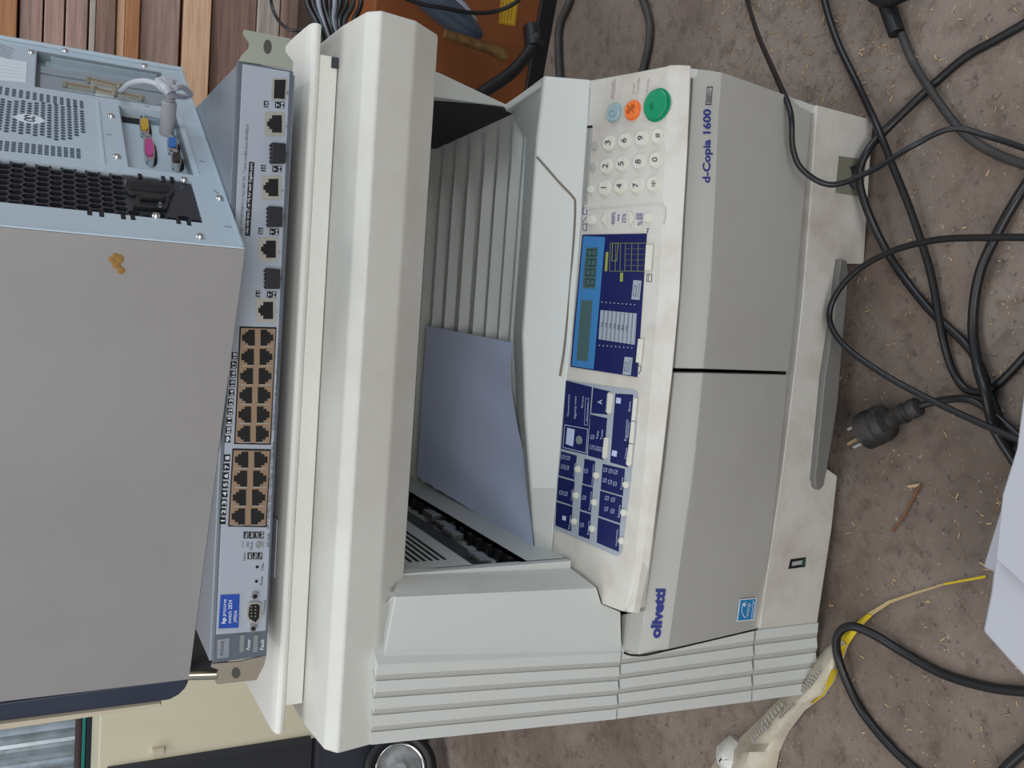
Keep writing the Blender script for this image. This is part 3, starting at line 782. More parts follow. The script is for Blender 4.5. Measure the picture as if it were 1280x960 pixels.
# banks of ports
def bank(x0, x1, y0, y1, n, dx):
    q = [(x0, y0), (x1, y0 + 1), (x1 - dx, y1), (x0 - dx, y1 - 1)]
    bk = MB().plate(S3, [(x0 - 1.5, y0 - 2), (x1 + 1.5, y0 - 1), (x1 + 1.5 - dx, y1 + 2), (x0 - 1.5 - dx, y1 + 1)], 0, .0004).build('port_bank', [DRK], sw)
    MB().plate(S3, q, .0004, .001).build('port_frame', GLD, bk)
    st_ = (y1 - y0) / n
    for k in range(n):
        y = y0 + (k + .5) * st_; xx = -dx * (k + .5) / n
        for xc, up in ((x0 + (x1 - x0) * .25 - .5, 1), (x0 + (x1 - x0) * .755, -1)):
            h, w_ = (x1 - x0) * .175, st_ * .42; cx = xc + xx
            q = [(h, -w_), (h, w_), (-h * .1, w_), (-h * .1, w_ * .7), (-h * .6, w_ * .7), (-h * .6, w_ * .4), (-h * 1.1, w_ * .4), (-h * 1.1, -w_ * .4), (-h * .6, -w_ * .4), (-h * .6, -w_ * .7), (-h * .1, -w_ * .7), (-h * .1, -w_)]
            MB().plate(S3, [(cx + a * up, y + c_) for a, c_ in q], .001, .0013).build('port_opening', DRK, bk)
            b = MB(); b.plate(S3, [(cx - h * .95, y + w_ + .1), (cx + h * .95, y + w_ + .1), (cx + h * .95, y + w_ + 1.2), (cx - h * .95, y + w_ + 1.2)], .001, .0016)
            b.build('port_shield', PRS, bk)
bank(301, 344, 410, 554, 6, 7)
bank(292, 337, 562.5, 657, 4, 5.5)
# screen printing
b = MB()
for k in range(12):
    y = 417 + k * 11.6; x = 295.5 - k * .95
    if k > 1: b.plate(S3, [(x - 4, y), (x + 3, y), (x + 3, y + 8.6), (x - 4, y + 8.6)], 0, .0003)
for k in range(8):
    y = 568 + k * 11.2; x = 284 - k * .8
    b.plate(S3, [(x - 4, y), (x + 3.5, y), (x + 3.5, y + 8.8), (x - 4, y + 8.8)], 0, .0003)
for k in range(4):
    x = 304.5 + k * 6.5; b.plate(S3, [(x, 664.5), (x + 5.8, 664.5), (x + 5.6, 673), (x - .2, 673)], 0, .0003)
for k in range(3):
    x = 309.5 + k * 6.4; b.plate(S3, [(x, 690.5), (x + 5.6, 690.5), (x + 5.4, 699), (x - .2, 699)], 0, .0003)
for i_, y in enumerate((130.5, 210.5, 289, 367.5)):
    x = 333 - i_ * 3.4
    for dx in (0, 14, 20): b.plate(S3, [(x - 3, y - 4.5), (x + 2.6, y - 4), (x + 2.2, y + 4), (x - 3.4, y + 3.5)] if dx == 0 else [(x + dx - 3, y - 3.5), (x + dx + 2.6, y - 3), (x + dx + 2.2, y + 5), (x + dx - 3.4, y + 4.5)], 0, .0003)
b.plate(S3, [(311.5, 202), (318, 203), (312.5, 295), (306, 294)], 0, .0003)
b.build('black_printing', DRK, facep)
b = MB()
S4 = Plane(S3.p + S3.n * .0003, S3.n)
nums = [str(k) for k in range(1, 9)]
for k in range(8):
    y = 568 + (7 - k) * 11.2; x = 284 - (7 - k) * .8
    b.ptext(S4, nums[k], (x + 2.4, y + 6.8), (x + 2.6, y + 2), 4.8, lift=.0001, bold=.02)
for k in range(2, 12):
    y = 417 + k * 11.6; x = 295.5 - k * .95
    b.ptext(S4, str(20 - k), (x + 2, y + 7.6), (x + 2.2, y + 1), 4.4, lift=.0001, bold=.02)
for i_, t_ in enumerate(('FDx', 'Act', 'Lnk', 'Spd')[:4]): b.ptext(S4, t_, (309.2 + i_ * 6.5, 672), (309.4 + i_ * 6.5, 665.5), 3, lift=.0001)
for i_, t_ in enumerate(('RPS', 'Fan', 'Test')): b.ptext(S4, t_, (314 + i_ * 6.4, 698), (314.2 + i_ * 6.4, 691.5), 3, lift=.0001)
for i_, y in enumerate((130.5, 210.5, 289, 367.5)):
    x = 333 - i_ * 3.4; t_ = str(24 - i_)
    b.ptext(S4, t_, (x + 1.6, y + 3), (x + 1.8, y - 3), 3.6, lift=.0001); b.ptext(S4, 'T', (x + 15.6, y + 4), (x + 15.8, y - 2), 3.6, lift=.0001); b.ptext(S4, 'M', (x + 21.6, y + 4), (x + 21.8, y - 2), 3.6, lift=.0001)
b.ptext(S4, 'Use only one (T or M) for each Gigabit port', (310, 292), (315.8, 204), 3.6, lift=.0001)
b.build('white_printing', WHT, facep)
b = MB()
b.ptext(S3, 'Gig-T (10/100/1000-T) or Mini-GBIC (M) - T ports are IEEE Auto MDI/MDI-X', (302.5, 292), (311, 155), 3.4)
b.ptext(S3, '10/100/1000-T Ports (1-20) - Ports are IEEE Auto MDI/MDI-X', (343, 538), (351, 428), 3.4)
b.ptext(S3, 'off = 10 Mbps  flash = 100 Mbps  on = 1000 Mbps', (336, 661), (343, 552), 3.4)
b.ptext(S3, 'Spd mode:', (336, 684), (337, 666), 3.4); b.ptext(S3, 'Clear', (329, 713), (330, 703), 3.4); b.ptext(S3, 'Reset', (328, 731), (329, 720), 3.4); b.ptext(S3, 'Console', (331, 768), (333, 750), 3.6)
b.ptext(S3, 'Status', (306.5, 701), (307, 691), 3); b.ptext(S3, 'LED', (310.5, 684), (311, 677), 3); b.ptext(S3, 'Mode', (315.5, 687), (316, 677), 3)
for t_, x, y in (('M', 361, 118), ('T', 360, 160), ('M', 360, 195), ('T', 355, 240), ('M', 357, 273), ('T', 351, 317), ('M', 353, 350), ('T', 347, 392)): b.ptext(S3, t_, (x, y), (x + .2, y - 4), 3)
for y0, y1, x in ((97, 213, 325), (217, 292, 321), (297, 370, 318)):
    pass
b.line(S3, [(303.5, 676), (303, 685)], .0002, .0002); b.line(S3, [(330, 676), (329, 685)], .0002, .0002)
b.build('dark_printing', INK, facep)
b = MB(); c = S3.at(322.5, 680.5); b.cyl(c, c + S.n * .003, .0026, .0024); b.build('mode_button', SCR, sw, smooth=True)
for p in ((321.5, 708.5), (320.5, 726.5)):
    b = MB(); c = S3.at(*p); b.cyl(c, c + S.n * .0005, .0012); b.build('pinhole_button', DRK, sw)
# serial connector
b = MB(); q = [(311, 752), (322, 751), (326, 754), (324.5, 772), (319, 779), (309, 773), (307.5, 768), (309, 756)]
b.plate(S3, q, 0, .003, 0); q2 = [(lerp(316.5, x, .78), lerp(764, y, .82)) for x, y in q]; b.plate(S3, q2, .003, .0034, 1)
for y in (758, 762, 766, 770):
    for x in (314, 319): c = S3.at(x, y, .0034); b.cyl(c, c + S.n * .001, .0005, n=6, k=2)
b.build('serial_port', [CONN, DRK, CONN], sw)
for p in ((317.5, 743.5), (315.5, 783.5)):
    b = MB(); c = S3.at(*p); b.cyl(c, c + S.n * .004, .0031, n=6); b.cyl(c + S.n * .004, c + S.n * .0045, .0018, k=1, n=12); b.build('hex_standoff', [SCR, DRK], sw)
lbl = MB().plate(S3, [(275.5, 743.5), (299.5, 742.5), (298, 784.5), (273, 785.5)], 0, .0006).build('model_label', HPB, sw, bevel=.0002)
b = MB(); S5 = Plane(S3.p + S3.n * .0006, S3.n)
b.ptext(S5, 'hp', (281.5, 779.5), (282, 772), 4.6, lift=.0001, bold=.03); b.ptext(S5, 'procurve', (281.8, 770), (283.2, 749), 4.6, lift=.0001); b.ptext(S5, 'switch 2824', (288.8, 779), (290.2, 750), 4.6, lift=.0001); b.ptext(S5, 'J4903A', (295.5, 778), (296.5, 763), 4, lift=.0001)
b.build('lettering', WHT, lbl)
Sb = Plane(S.p + S.n * .001, S.n)
hs = MB().plate(Sb, [(272, 799.5), (286.5, 797), (286, 821), (271, 823)], 0, .0006).build('holographic_sticker', HOL, sw)
b = MB(); b.ptext(Sb, 'PROCURVE', (279, 819), (280, 801), 4, lift=.0008); b.build('lettering', INK, hs)
for x, t_ in ((300, 'Power'), (317, 'Fault')):
    b = MB(); b.plate(Sb, [(x, 793.5), (x + 5.5, 793), (x + 4.6, 814.5), (x - 1, 815)], 0, .001); b.build('indicator_window', mat('smoky_window', (135, 140, 140), .2), sw)
    b = MB(); b.ptext(Sb, t_, (x + 12.3, 812), (x + 13, 799), 4.4, bold=.01); b.build('lettering', WHT, sw)
# rack ears
SE = PY(YS - .0015)
def ear(pts, hole, m_, name='rack_ear'):
    hx, hy, ra, rb_ = hole
    b = MB(); b.plate(SE, pts, -.002, 0, 0)
    b.plate(SE, [(hx + ra * math.cos(t * math.pi / 8), hy + rb_ * math.sin(t * math.pi / 8)) for t in range(16)], .0, .0002, 1)
    return b.build(name, [m_, mat('ear_hole', (75, 72, 68), .7)], sw)
ear([(305, 37), (318, 39.5), (362, 48), (364, 50), (357, 58), (356.5, 64), (366.5, 77), (366, 87), (349, 84), (298, 76), (303, 68), (311, 60), (311.5, 53), (304, 42)], (334.5, 58.5, 5.2, 9), EAR)
ear([(265, 830), (300, 827), (333, 819.5), (330, 832), (320.5, 850), (271, 855.5), (269, 851), (273.5, 848), (275, 842), (273, 837), (264, 834)], (295, 841, 5.5, 7), EAR2)

# thin paper under the switch and a chrome rod behind the left ear
b = MB(); q = PZ(.5562).pts([(333, 640), (347, 650), (343.5, 722), (330, 724), (318, 716)]); b.prism(q, (0, 0, .0005))
b.build('folded_paper', mat('white_paper', (220, 224, 230), .7), label='small white paper slip sticking out under the network switch', category='paper')
b = MB(); b.cyl(onY(180, 846, .93), onY(275, 843, .85), .0046, n=20)
b.build('metal_rod', mat('polished_rod', (190, 180, 160), .2, .9), label='short shiny metal rod lying behind the left rack ear', category='rod')

b = MB(); q0 = onY(262, 786, .90); b.box((q0.x - .050, .90, .5585), (q0.x - .0005, .98, .606)); b.build('black_box', BLK, bevel=.002, label='small black box on the photocopier lid beyond the left end of the network switch', category='box')
# ------------------------------------------------------------------ computer tower (lying on its side)
ZP = .6102; HP = .19
Az = onZ(306, 312, ZP); Bz = onZ(228, 88, ZP); Cz = onZ(236, 849, ZP)
uB = (Bz - Az).normalized(); LB = (Bz - Az).length
uC = (Cz - Az); uC = (uC - uB * uC.dot(uB) * 0); LC = uC.length; uC.normalize()
nR = V((uB.y, -uB.x, 0)); nR = nR if nR.dot(uC) < 0 else -nR      # rear panel outward
nN = V((uC.y, -uC.x, 0)); nN = nN if nN.dot(uB) < 0 else -nN      # near face outward
pc = thing('computer_tower', lerp(Az, Cz, .5) + uB * .2, 'grey steel computer tower lying on its side on top of the network switch', 'computer')
UP = V((0, 0, 1))
RP = Plane(Az, nR); NP = Plane(Az, nN)
# case shell
b = MB(); q = [Az - nR * .0128 + uB * .0005, Bz - nR * .0128, Bz + uC * LC, Cz]
b.prism(q, UP * HP); b.prism([Az, Cz, Cz + uB * .0015, Az + uB * .0015], UP * HP); b.build('case_shell', PCF, pc)
# rear panel with openings: pieces of sheet standing 6 mm proud
def on_rear(u, z, h=0): return Az + uB * u + UP * z + nR * h
def rear_uv(px, py):
    p = RP.at(px, py); return ((p - Az).dot(uB), p.z - ZP)
def rrect(b, u0, u1, z0, z1, h0, h1, k=None):
    return b.prism([on_rear(u0, z0, h0), on_rear(u1, z0, h0), on_rear(u1, z1, h0), on_rear(u0, z1, h0)], nR * (h1 - h0), k)
b = MB()
ps = [rear_uv(*p) for p in ((240, 234), (254, 276), (110, 264))]
io = [rear_uv(*p) for p in ((149, 132), (160, 210), (238, 214), (224, 146))]
sl_ = [rear_uv(*p) for p in ((47, 63), (208, 92), (204, 129), (42, 109))]
pu0, pu1, pz0 = rear_uv(150, 268)[0], rear_uv(150, 216)[0], rear_uv(246, 252)[1]
iu0, iu1, iz0, iz1 = rear_uv(195, 213)[0], rear_uv(190, 138)[0], rear_uv(230, 178)[1], rear_uv(154, 170)[1]
su0, su1, sz0, sz1 = rear_uv(130, 122)[0], rear_uv(130, 78)[0], rear_uv(207, 110)[1], rear_uv(44, 86)[1]
H0, H1 = -.0127, .0
# frame pieces: (u0,u1,z0,z1)
for r in ((.0016, pu0, 0, HP), (pu0, pu1, 0, pz0), (pu1, iu0, 0, HP), (iu0, iu1, 0, iz0), (iu0, iu1, iz1, HP), (iu1, su0, 0, HP), (su0, su1, 0, sz0), (su0, su1, sz1, HP), (su1, LB, 0, HP)):
    rrect(b, *r, H0, H1)
rear = b.build('rear_panel', PCR, pc)
b = MB(); rrect(b, .0002, .003, 0, HP, 0, .0012); rrect(b, LB - .004, LB, 0, HP, 0, .0035); rrect(b, 0, LB, 0, .003, 0, .0012); b.build('rear_rim', PCR, rear, bevel=.001)
RH = Plane(Az + nR * H1, nR)
for a_, c_ in (((122, 127), (130, 206)), ((226, 146), (248, 220))): b = MB(); b.line(RH, [a_, c_], .0022, .0012); b.build('pressed_rib', PCR, rear, bevel=.0004)
# power supply: black plate with honeycomb
def honey(uv0, uv1, cell, wall, h0, h1, inside, m_, name, par, squ=1):
    b = MB(); u0, z0 = uv0; u1, z1 = uv1
    dx = cell * math.sqrt(3); dz = cell * 1.5; j = 0; z = z0
    while z < z1:
        u = u0 + (dx / 2 if j % 2 else 0)
        while u < u1:
            if inside(u, z):
                ro, ri = cell, cell - wall
                O = [on_rear(u + ro * math.cos(math.pi / 6 + t * math.pi / 3), z + ro * math.sin(math.pi / 6 + t * math.pi / 3), h1) for t in range(6)]
                I = [on_rear(u + ri * math.cos(math.pi / 6 + t * math.pi / 3), z + ri * math.sin(math.pi / 6 + t * math.pi / 3), h1) for t in range(6)]
                D = [p - nR * (h1 - h0) for p in I]
                b.mesh(O + I + D, [[t, (t + 1) % 6, 6 + (t + 1) % 6, 6 + t] for t in range(6)] + [[6 + t, 6 + (t + 1) % 6, 12 + (t + 1) % 6, 12 + t] for t in range(6)])
            else:
                O = [on_rear(u + cell * math.cos(math.pi / 6 + t * math.pi / 3), z + cell * math.sin(math.pi / 6 + t * math.pi / 3), h1) for t in range(6)]
                b.mesh(O, [list(range(6))])
            u += dx
        z += dz; j += 1
    return b.build(name, m_, par)
b = MB(); rrect(b, pu0, pu1, pz0, HP - .004, -.009, -.007); psu = b.build('power_supply', DRK, pc)
skt = rear_uv(160, 235)
uS, zS = rear_uv(190, 238)
def ins_psu(u, z):
    if u > pu1 - .012 and z < .045: return False
    return z > rear_uv(150, 240)[1] or u < pu0 + .012
honey((pu0 + .003, pz0 + .004), (pu1 - .002, HP - .006), .0054, .0010, -.005, -.0012, ins_psu, PSU, 'honeycomb_grille', psu)
SK = Plane(Az - nR * .0010, nR)
b = MB(); b.plate(SK, [(157, 228), (165, 226), (213, 232), (218, 240), (212, 250), (163, 246), (155, 240)], 0, .0022); b.build('power_socket', BLK, psu, bevel=.0008)
b = MB(); b.plate(SK, [(162, 231), (209, 236), (211, 241), (206, 245), (164, 241), (161, 236)], .0022, .0026); b.build('socket_opening', DRK, psu)
b = MB(); b.plate(SK, [(170, 249), (212, 252), (208, 265), (166, 262)], 0, .003); b.plate(SK, [(176, 251), (206, 254), (204, 258), (174, 256)], .003, .006); b.build('rocker_switch', BLK, psu, bevel=.0006)
c = SK.at(200, 257, .007); b = MB(); b.ptext(Plane(SK.p + nR * .006, nR), 'O', (202, 260), (202, 253), 4); b.build('switch_mark', SIL, psu)
b = MB(); b.line(SK, [(157, 227), (157, 240)], .0012, .0012); b.build('clip', SIL, psu)
# notches along the power-supply opening
b = MB()
for p in ((204, 223), (215, 224), (175, 220), (112, 266), (127, 268), (154, 271), (166, 272), (223, 277), (236, 279)):
    q = RH.at(*p); b.prism([q - uB * .004 - UP * .0015, q + uB * .004 - UP * .0015, q + uB * .004 + UP * .0015, q - uB * .004 + UP * .0015], nR * .0003)
b.build('notches', DRK, rear)
# fan grille
cu, cz = rear_uv(20, 149)
def inpoly(x, y, q):
    c = False
    for i_ in range(len(q)):
        (x0, y0), (x1, y1) = q[i_], q[i_ - 1]
        if (y0 > y) != (y1 > y) and x < (x1 - x0) * (y - y0) / (y1 - y0) + x0: c = not c
    return c
fan = MB()
gp = [rear_uv(*p) for p in ((-40, 120), (96, 133), (109, 142), (109, 166), (80, 176), (-40, 158))]
z = 0.0; j = 0; holes = MB()
logo = rear_uv(37, 149)
z = .03
while z < HP - .004:
    u = iu0 - .03 + (.0031 if j % 2 else 0)
    while u < su0 + .02:
        if inpoly(u, z, gp) and ((u - logo[0]) / .010) ** 2 + ((z - logo[1]) / .011) ** 2 > 1:
            holes.prism([on_rear(u + .0024 * math.cos(t * math.pi / 3), z + .0019 * math.sin(t * math.pi / 3), H1) for t in range(6)], nR * .0003)
        u += .0062
    z += .0048; j += 1
for row in ([(0, 113), (102, 131)], [(0, 182), (98, 192)]):
    a_, c_ = rear_uv(*row[0]), rear_uv(*row[1])
    for k in range(14):
        t = k / 12
        if t > 1: continue
        u, z = lerp(a_[0], c_[0], t), lerp(a_[1], c_[1], t)
        for q in range(-2, 3):
            uu = u + q * .0042
            holes.prism([on_rear(uu - .0013, z - .0014, H1), on_rear(uu + .0013, z - .0014, H1), on_rear(uu + .0013, z + .0014, H1), on_rear(uu - .0013, z + .0014, H1)], nR * .0003)
holes.build('fan_grille', mat('grille_dark', (62, 80, 92), .6), rear)
b = MB(); b.dome(on_rear(logo[0], logo[1], H1), nR, [(.0105, 0), (.0105, .0004)], 24, ax=uB, squash=.95); b.build('grille_emblem', WHT, rear)
b = MB()
for q in (-.0035, .0035): b.tube([on_rear(logo[0] + q + .003 * math.cos(t), logo[1] + .0035 * math.sin(t), H1 + .0006) for t in [k * .8 for k in range(8)]], .0005, 5, steps=2)
b.build('emblem_rings', INK, rear)
b = MB(); b.plate(RH, [(-20, 69), (34, 78), (32, 103), (-20, 98)], 0, .0004, 0)
for k in range(5): b.line(Plane(RH.p + nR * .0004, nR), [(-6, 76 + k * 4.6), (28, 82 + k * 4)], .0009, .0002, k=1)
b.build('white_label', [WHT, mat('pale_grey_print', (190, 196, 200), .6)], rear)
b = MB()
for k in range(5): b.line(RH, [(0, 56 - k * 0 + k * 3), (17 - k, 62 + k * 3)], .0006, .0003)
b.build('vent_slits', mat('slit_dark', (90, 105, 115), .6), rear)
# expansion slots
b = MB(); rrect(b, su0, su1, sz0, sz1, -.012, -.010); xs_ = b.build('slot_recess', PCS, pc)
b = MB(); w_ = (su1 - su0) / 5
for k in range(5): rrect(b, su0 + k * w_ + .0012, su0 + (k + 1) * w_ - .0022, sz0, sz1 - .004 - .004 * (k == 4), -.0095, -.0075 + .001 * (k % 2))
rrect(b, su1 - .006, su1 - .002, sz0 + .004, sz1 - .012, -.01, -.002)
b.build('slot_cover', mat('slot_cover_steel', (158, 172, 180), .35, .3), xs_, bevel=.0004)
b = MB()
rrect(b, su0, su0 + .0008, sz0, sz1, -.01, -.0001); rrect(b, su1 - .0008, su1, sz0, sz1, -.01, -.0001); rrect(b, su0, su1, sz1 - .0008, sz1, -.01, -.0001); rrect(b, su0, su1, sz0, sz0 + .0008, -.01, -.0001)
b.build('recess_walls', PCS, xs_)
RC = Plane(Az - nR * .006, nR)
for (x0, y0), (x1, y1) in (((83, 108), (117, 113)), ((112, 102), (148, 110)), ((118, 114), (142, 119)), ((144, 117), (176, 125))):
    b = MB(); b.plate(RC, [(x0, y0 - 2.2), (x1, y1 - 2.2), (x1 + 1, y1 + 2.2), (x0 + 1, y0 + 2.2)], -.002, .0025, 0); b.plate(RC, [(x0 + 2, y0 - 1), (x1 - 2, y1 - 1), (x1 - 2, y1 + 1.2), (x0 + 2, y0 + 1.2)], .0025, .0027, 1)
    for x, y in ((x0 - 2, y0), (x1 + 2, y1)): c = RC.at(x, y); b.cyl(c, c + nR * .005, .0022, n=6, k=0)
    b.build('card_connector', [CONN, mat('socket_tan', (140, 120, 90), .5)], xs_, bevel=.0004)
# i/o plate
b = MB(); rrect(b, iu0, iu1, iz0, iz1, -.012, -.010, 0)
rrect(b, iu1 - .009, iu1 - .0005, iz0, iz1 - .02, -.01, -.0060, 1); rrect(b, iu1 - .014, iu1 - .0005, iz1 - .02, iz1, -.0098, -.0093, 2)
rrect(b, iu0, iu0 + .0008, iz0, iz1, -.01, -.0001, 1); rrect(b, iu0, iu1, iz1 - .0008, iz1, -.01, -.0001, 1); rrect(b, iu0, iu1, iz0, iz0 + .0008, -.01, -.0001, 1)
iop = b.build('connector_panel', [PCR, PCS, DRK], pc)
RI = Plane(Az - nR * .010, nR)
for (x, y), (hw, hh), m_, nm in (((180, 163), (5.6, 9.5), YEL, 'yellow_port'), ((186, 192), (6.2, 14), PNK, 'pink_port'), ((215, 186), (6, 8), BLU, 'blue_port'), ((220, 205), (6, 8), DGR, 'serial_port')):
    b = MB(); sk_ = .12
    def el(f, g, n=14): return [(x + hw * f * math.copysign(abs(math.cos(t * 2 * math.pi / n)) ** .6, math.cos(t * 2 * math.pi / n)) + sk_ * hh * g * math.sin(t * 2 * math.pi / n), y + hh * g * math.copysign(abs(math.sin(t * 2 * math.pi / n)) ** .7, math.sin(t * 2 * math.pi / n))) for t in range(n)]
    b.plate(RI, [(px + 2, py + 1) for px, py in el(1.35, 1.1)], 0, .0008, 2)
    b.plate(RI, el(1.1, 1.0), 0, .005, 0); b.plate(RI, el(.85, .75), .005, .0065, 1)
    for s_ in (-1, 1): c = RI.at(x + s_ * hh * 1.1 * sk_, y + s_ * hh * 1.12, 0); b.cyl(c, c + nR * .006, .0026, n=6, k=0)
    b.build(nm, [SCR, m_, DRK], iop, bevel=.0003, seg=1)
    if nm == 'yellow_port': pass
# screws
for p in ((139, 146), (146, 197), (39, 66), (81, 64), (180, 83), (230, 226), (274, 249), (195, 271), (250, 297)):
    c = RH.at(*p); b = MB(); b.dome(c, nR, [(.0031, 0), (.0030, .0012), (.0023, .0024), (.0005, .0027)], 14); b.build('screw', SCR, rear, smooth=True)
b = MB()
for pts in ([(181, 132), (187, 134)], [(196, 130), (202, 131)], [(249, 201), (256, 203)], [(267, 238), (273, 242)], [(218, 100), (222, 101)], [(219, 106), (223, 107)], [(133, 168), (140, 169)], [(280, 283), (289, 284)]):
    b.line(RH, pts, .001, .0003)
b.build('pressed_marks', mat('mark_dark', (110, 122, 130), .6), rear)
# front bezel of the case, seen on the near face
bzl = [(-60, 888.2), (0, 880), (234, 848.5), (236, 853), (232, 861), (224, 869), (212, 875.5), (0, 902.5), (-60, 910)]
b = MB(); b.prism([p + nN * .0 for p in NP.pts(bzl)], -nN * .38); b.build('front_bezel', PCN, pc, bevel=.002)
b = MB(); b.prism([p + nN * .002 for p in NP.pts([(-60, 911), (0, 903), (200, 877), (202, 881), (0, 910), (-60, 919)])], -nN * .34); b.build('bezel_trim', BEI, pc)
b = MB()
c = NP.at(152, 331)
random.seed(3)
for k in range(7):
    d = uC * random.uniform(-.006, .006) + UP * random.uniform(-.005, .006); r_ = random.uniform(.0015, .0035)
    b.dome(c + d, nN, [(r_, 0), (r_ * .8, .0006), (.0002, .001)], 9)
b.build('dried_mud', MUD, pc)
# grey plug and bundled lead
pg = thing('grey_plug_lead', RI.at(207, 170), 'grey round connector with tied pale grey lead plugged into the computer tower rear', 'cable')
base = RI.at(208, 168); 
def rh(px, py, h): return Plane(Az + nR * h, nR).at(px, py)
t0 = rh(207.5, 168, -.009); t1 = rh(208, 152, .010); ax = (rh(211, 112, .045) - t0); axn = nR * .9 + UP * .1
L_ = .030
p1 = base + nR * .030; 
b = MB(); b.cyl(base, base + nR * .028, .0062, .0062, 20); b.cyl(base + nR * .028, base + nR * .030, .0062, .0050, 20); b.build('plug_body', PLG, pg, bevel=.0006)
b = MB()
for k in range(5): c = base + nR * (.0305 + k * .0032); b.cyl(c, c + nR * .0018, .0046 - k * .0002, n=16)
b.cyl(base + nR * .03, base + nR * .048, .0034, n=14); b.build('strain_relief', PLG, pg, smooth=False)
tip = base + nR * .047
def rt_(px, py, h): return rh(px, py, h)
b = MB(); b.tube([tip, rt_(206, 112, .05), rt_(196, 105, .052), rt_(180, 101, .05), rt_(163, 104, .04), rt_(153, 112, .02), rt_(150, 114, -.004)], .0021, 8)
b.tube([tip, rt_(216, 110, .052), rt_(228, 109, .048), rt_(238, 118, .035), rt_(230, 121, .03), rt_(216, 119, .045), rt_(204, 112, .05), rt_(197, 103, .05), rt_(204, 99, .052), rt_(210, 105, .052), rt_(214, 112, .05)], .0024, 8)
b.tube([rt_(198, 101, .053), rt_(205, 108, .056), rt_(212, 116, .053)], .003, 8)
b.build('lead', TIE, pg, smooth=True)

# ------------------------------------------------------------------ floor cables
def cable(pts, r, label, m_=BLKR, name='power_cable', n=10):
    q = [onZ(x, y, z + r) if z is not None else None for x, y, z in pts]
    b = MB(); b.tube(q, r, n); return b.build(name, m_, smooth=True, label=label, category='cable')
cable([(925, -40, .0), (934, 0, .0), (948, 45, .06), (972, 100, .125), (988, 140, .14), (991, 185, .135), (1004, 213, .125), (1040, 231, .105), (1090, 213, .075), (1140, 183, .045), (1190, 161, .03), (1240, 172, .02), (1300, 192, .02)], .0026, 'thin black cable looping in front of the right end of the photocopier drawer')
cable([(1022, -40, .004), (1033, 10, .004), (1048, 55, .004), (1072, 105, .005), (1095, 155, .02), (1115, 205, .018), (1140, 268, .01), (1163, 340, .004), (1178, 420, .004), (1192, 465, .0), (1212, 489, .0), (1245, 482, .0), (1300, 425, 0)], .0036, 'thick black cable running down the floor then bending back beside the plug')
cable([(1300, 15, 0), (1280, 30, 0), (1245, 50, 0), (1205, 73, 0), (1160, 112, 0), (1110, 160, .012), (1085, 188, .028), (1074, 220, .032), (1085, 265, .024), (1115, 325, .004), (1160, 385, 0), (1215, 440, 0), (1240, 500, 0), (1262, 560, 0)], .0040, 'black cable crossing from the top right corner to hug the drawer label')
cable([(1300, 297, .05), (1240, 297, .05), (1170, 300, .05), (1110, 316, .05), (1062, 346, .052), (1037, 388, .055), (1049, 425, .055), (1100, 465, .045), (1180, 508, .035), (1300, 562, .03)], .0030, 'glossy black cable in a wide raised loop over the drawer handle')
cable([(1300, 205, 0), (1270, 250, 0), (1245, 295, .006), (1224, 344, .006), (1216, 404, .004), (1222, 457, .007), (1232, 492, .014), (1243, 535, .01), (1270, 580, .004)], .0044, 'thick black cable arching downward right of the wide raised loop')
cable([(1300, 866, 0), (1240, 860, 0), (1180, 843, 0), (1130, 816, .003), (1090, 792, .01), (1062, 783, .016), (1046, 797, .016), (1050, 830, .008), (1075, 885, 0), (1115, 935, 0), (1160, 975, 0)], .0044, 'thick black cable looped over the yellow and white plastic bag')
cable([(1235, 985, 0), (1262, 955, 0), (1300, 922, 0)], .0044, 'short length of black cable at the bottom right corner of the photo')
# cable with sleeve
pk = thing('sleeved_cable', onZ(1118, 20, 0), 'dusty grey cable with a black connector sleeve beside the photocopier', 'cable')
b = MB(); b.tube([onZ(1127, 42, .006), onZ(1140, 75, .005), (onZ(1160, 108, .009)), onZ(1190, 150, .010), onZ(1215, 175, .006), onZ(1250, 195, .004), onZ(1300, 212, .004)], .0040, 10); b.build('lead', GRYR, pk, smooth=True)
b = MB(); b.cyl(onZ(1103, -12, .012), onZ(1121, 42, .009), .0085, .0078, 20); b.build('connector_sleeve', BLK, pk, bevel=.0008)
b = MB(); b.tube([onZ(1075, -22, .02), onZ(1105, -3, .02), onZ(1135, -12, .02)], .009, 10); b.build('strain_relief', BLK, pk, smooth=True)
# plug
pl = thing('power_plug', onZ(1100, 535, 0), 'dusty black round power plug lying on the concrete near the drawer handle', 'plug')
a0, a1 = onZ(1086, 537, .019), onZ(1122, 520, .017); d = (a1 - a0).normalized()
b = MB(); b.dome(a0 - d * .006, d, [(.0165, 0), (.0185, .0015), (.0188, .010), (.0180, .018), (.0175, .0182), (.0185, .022), (.0165, .028), (.010, .032)], 20); b.build('plug_body', mat('dusty_black_plastic', (30, 29, 29), .5, dirt=.5, dcol=(92, 84, 78), scale=60), pl, smooth=True)
b = MB(); b.dome(a0 + d * .022, d, [(.0095, 0), (.0085, .016), (.0098, .018), (.0098, .021), (.0082, .022), (.0082, .026), (.0096, .028), (.0090, .036), (.004, .038)], 14)
b.build('strain_relief', mat('dusty_black_plastic', (30, 29, 29)), pl, smooth=True)
e_ = a0 + d * .058
b = MB(); b.tube([e_, onZ(1180, 500, .012), onZ(1212, 500, .010), onZ(1245, 520, .006), onZ(1300, 570, .004)], .0034, 10); b.build('lead', BLKR, pl, smooth=True)
b = MB()
sd = d.cross(UP).normalized()
for s_ in (-1, 1): b.cyl(a0 - d * .006 + sd * s_ * .0095, a0 - d * .022 + sd * s_ * .0095, .0024, n=10)
b.build('pins', SCR, pl, smooth=True)

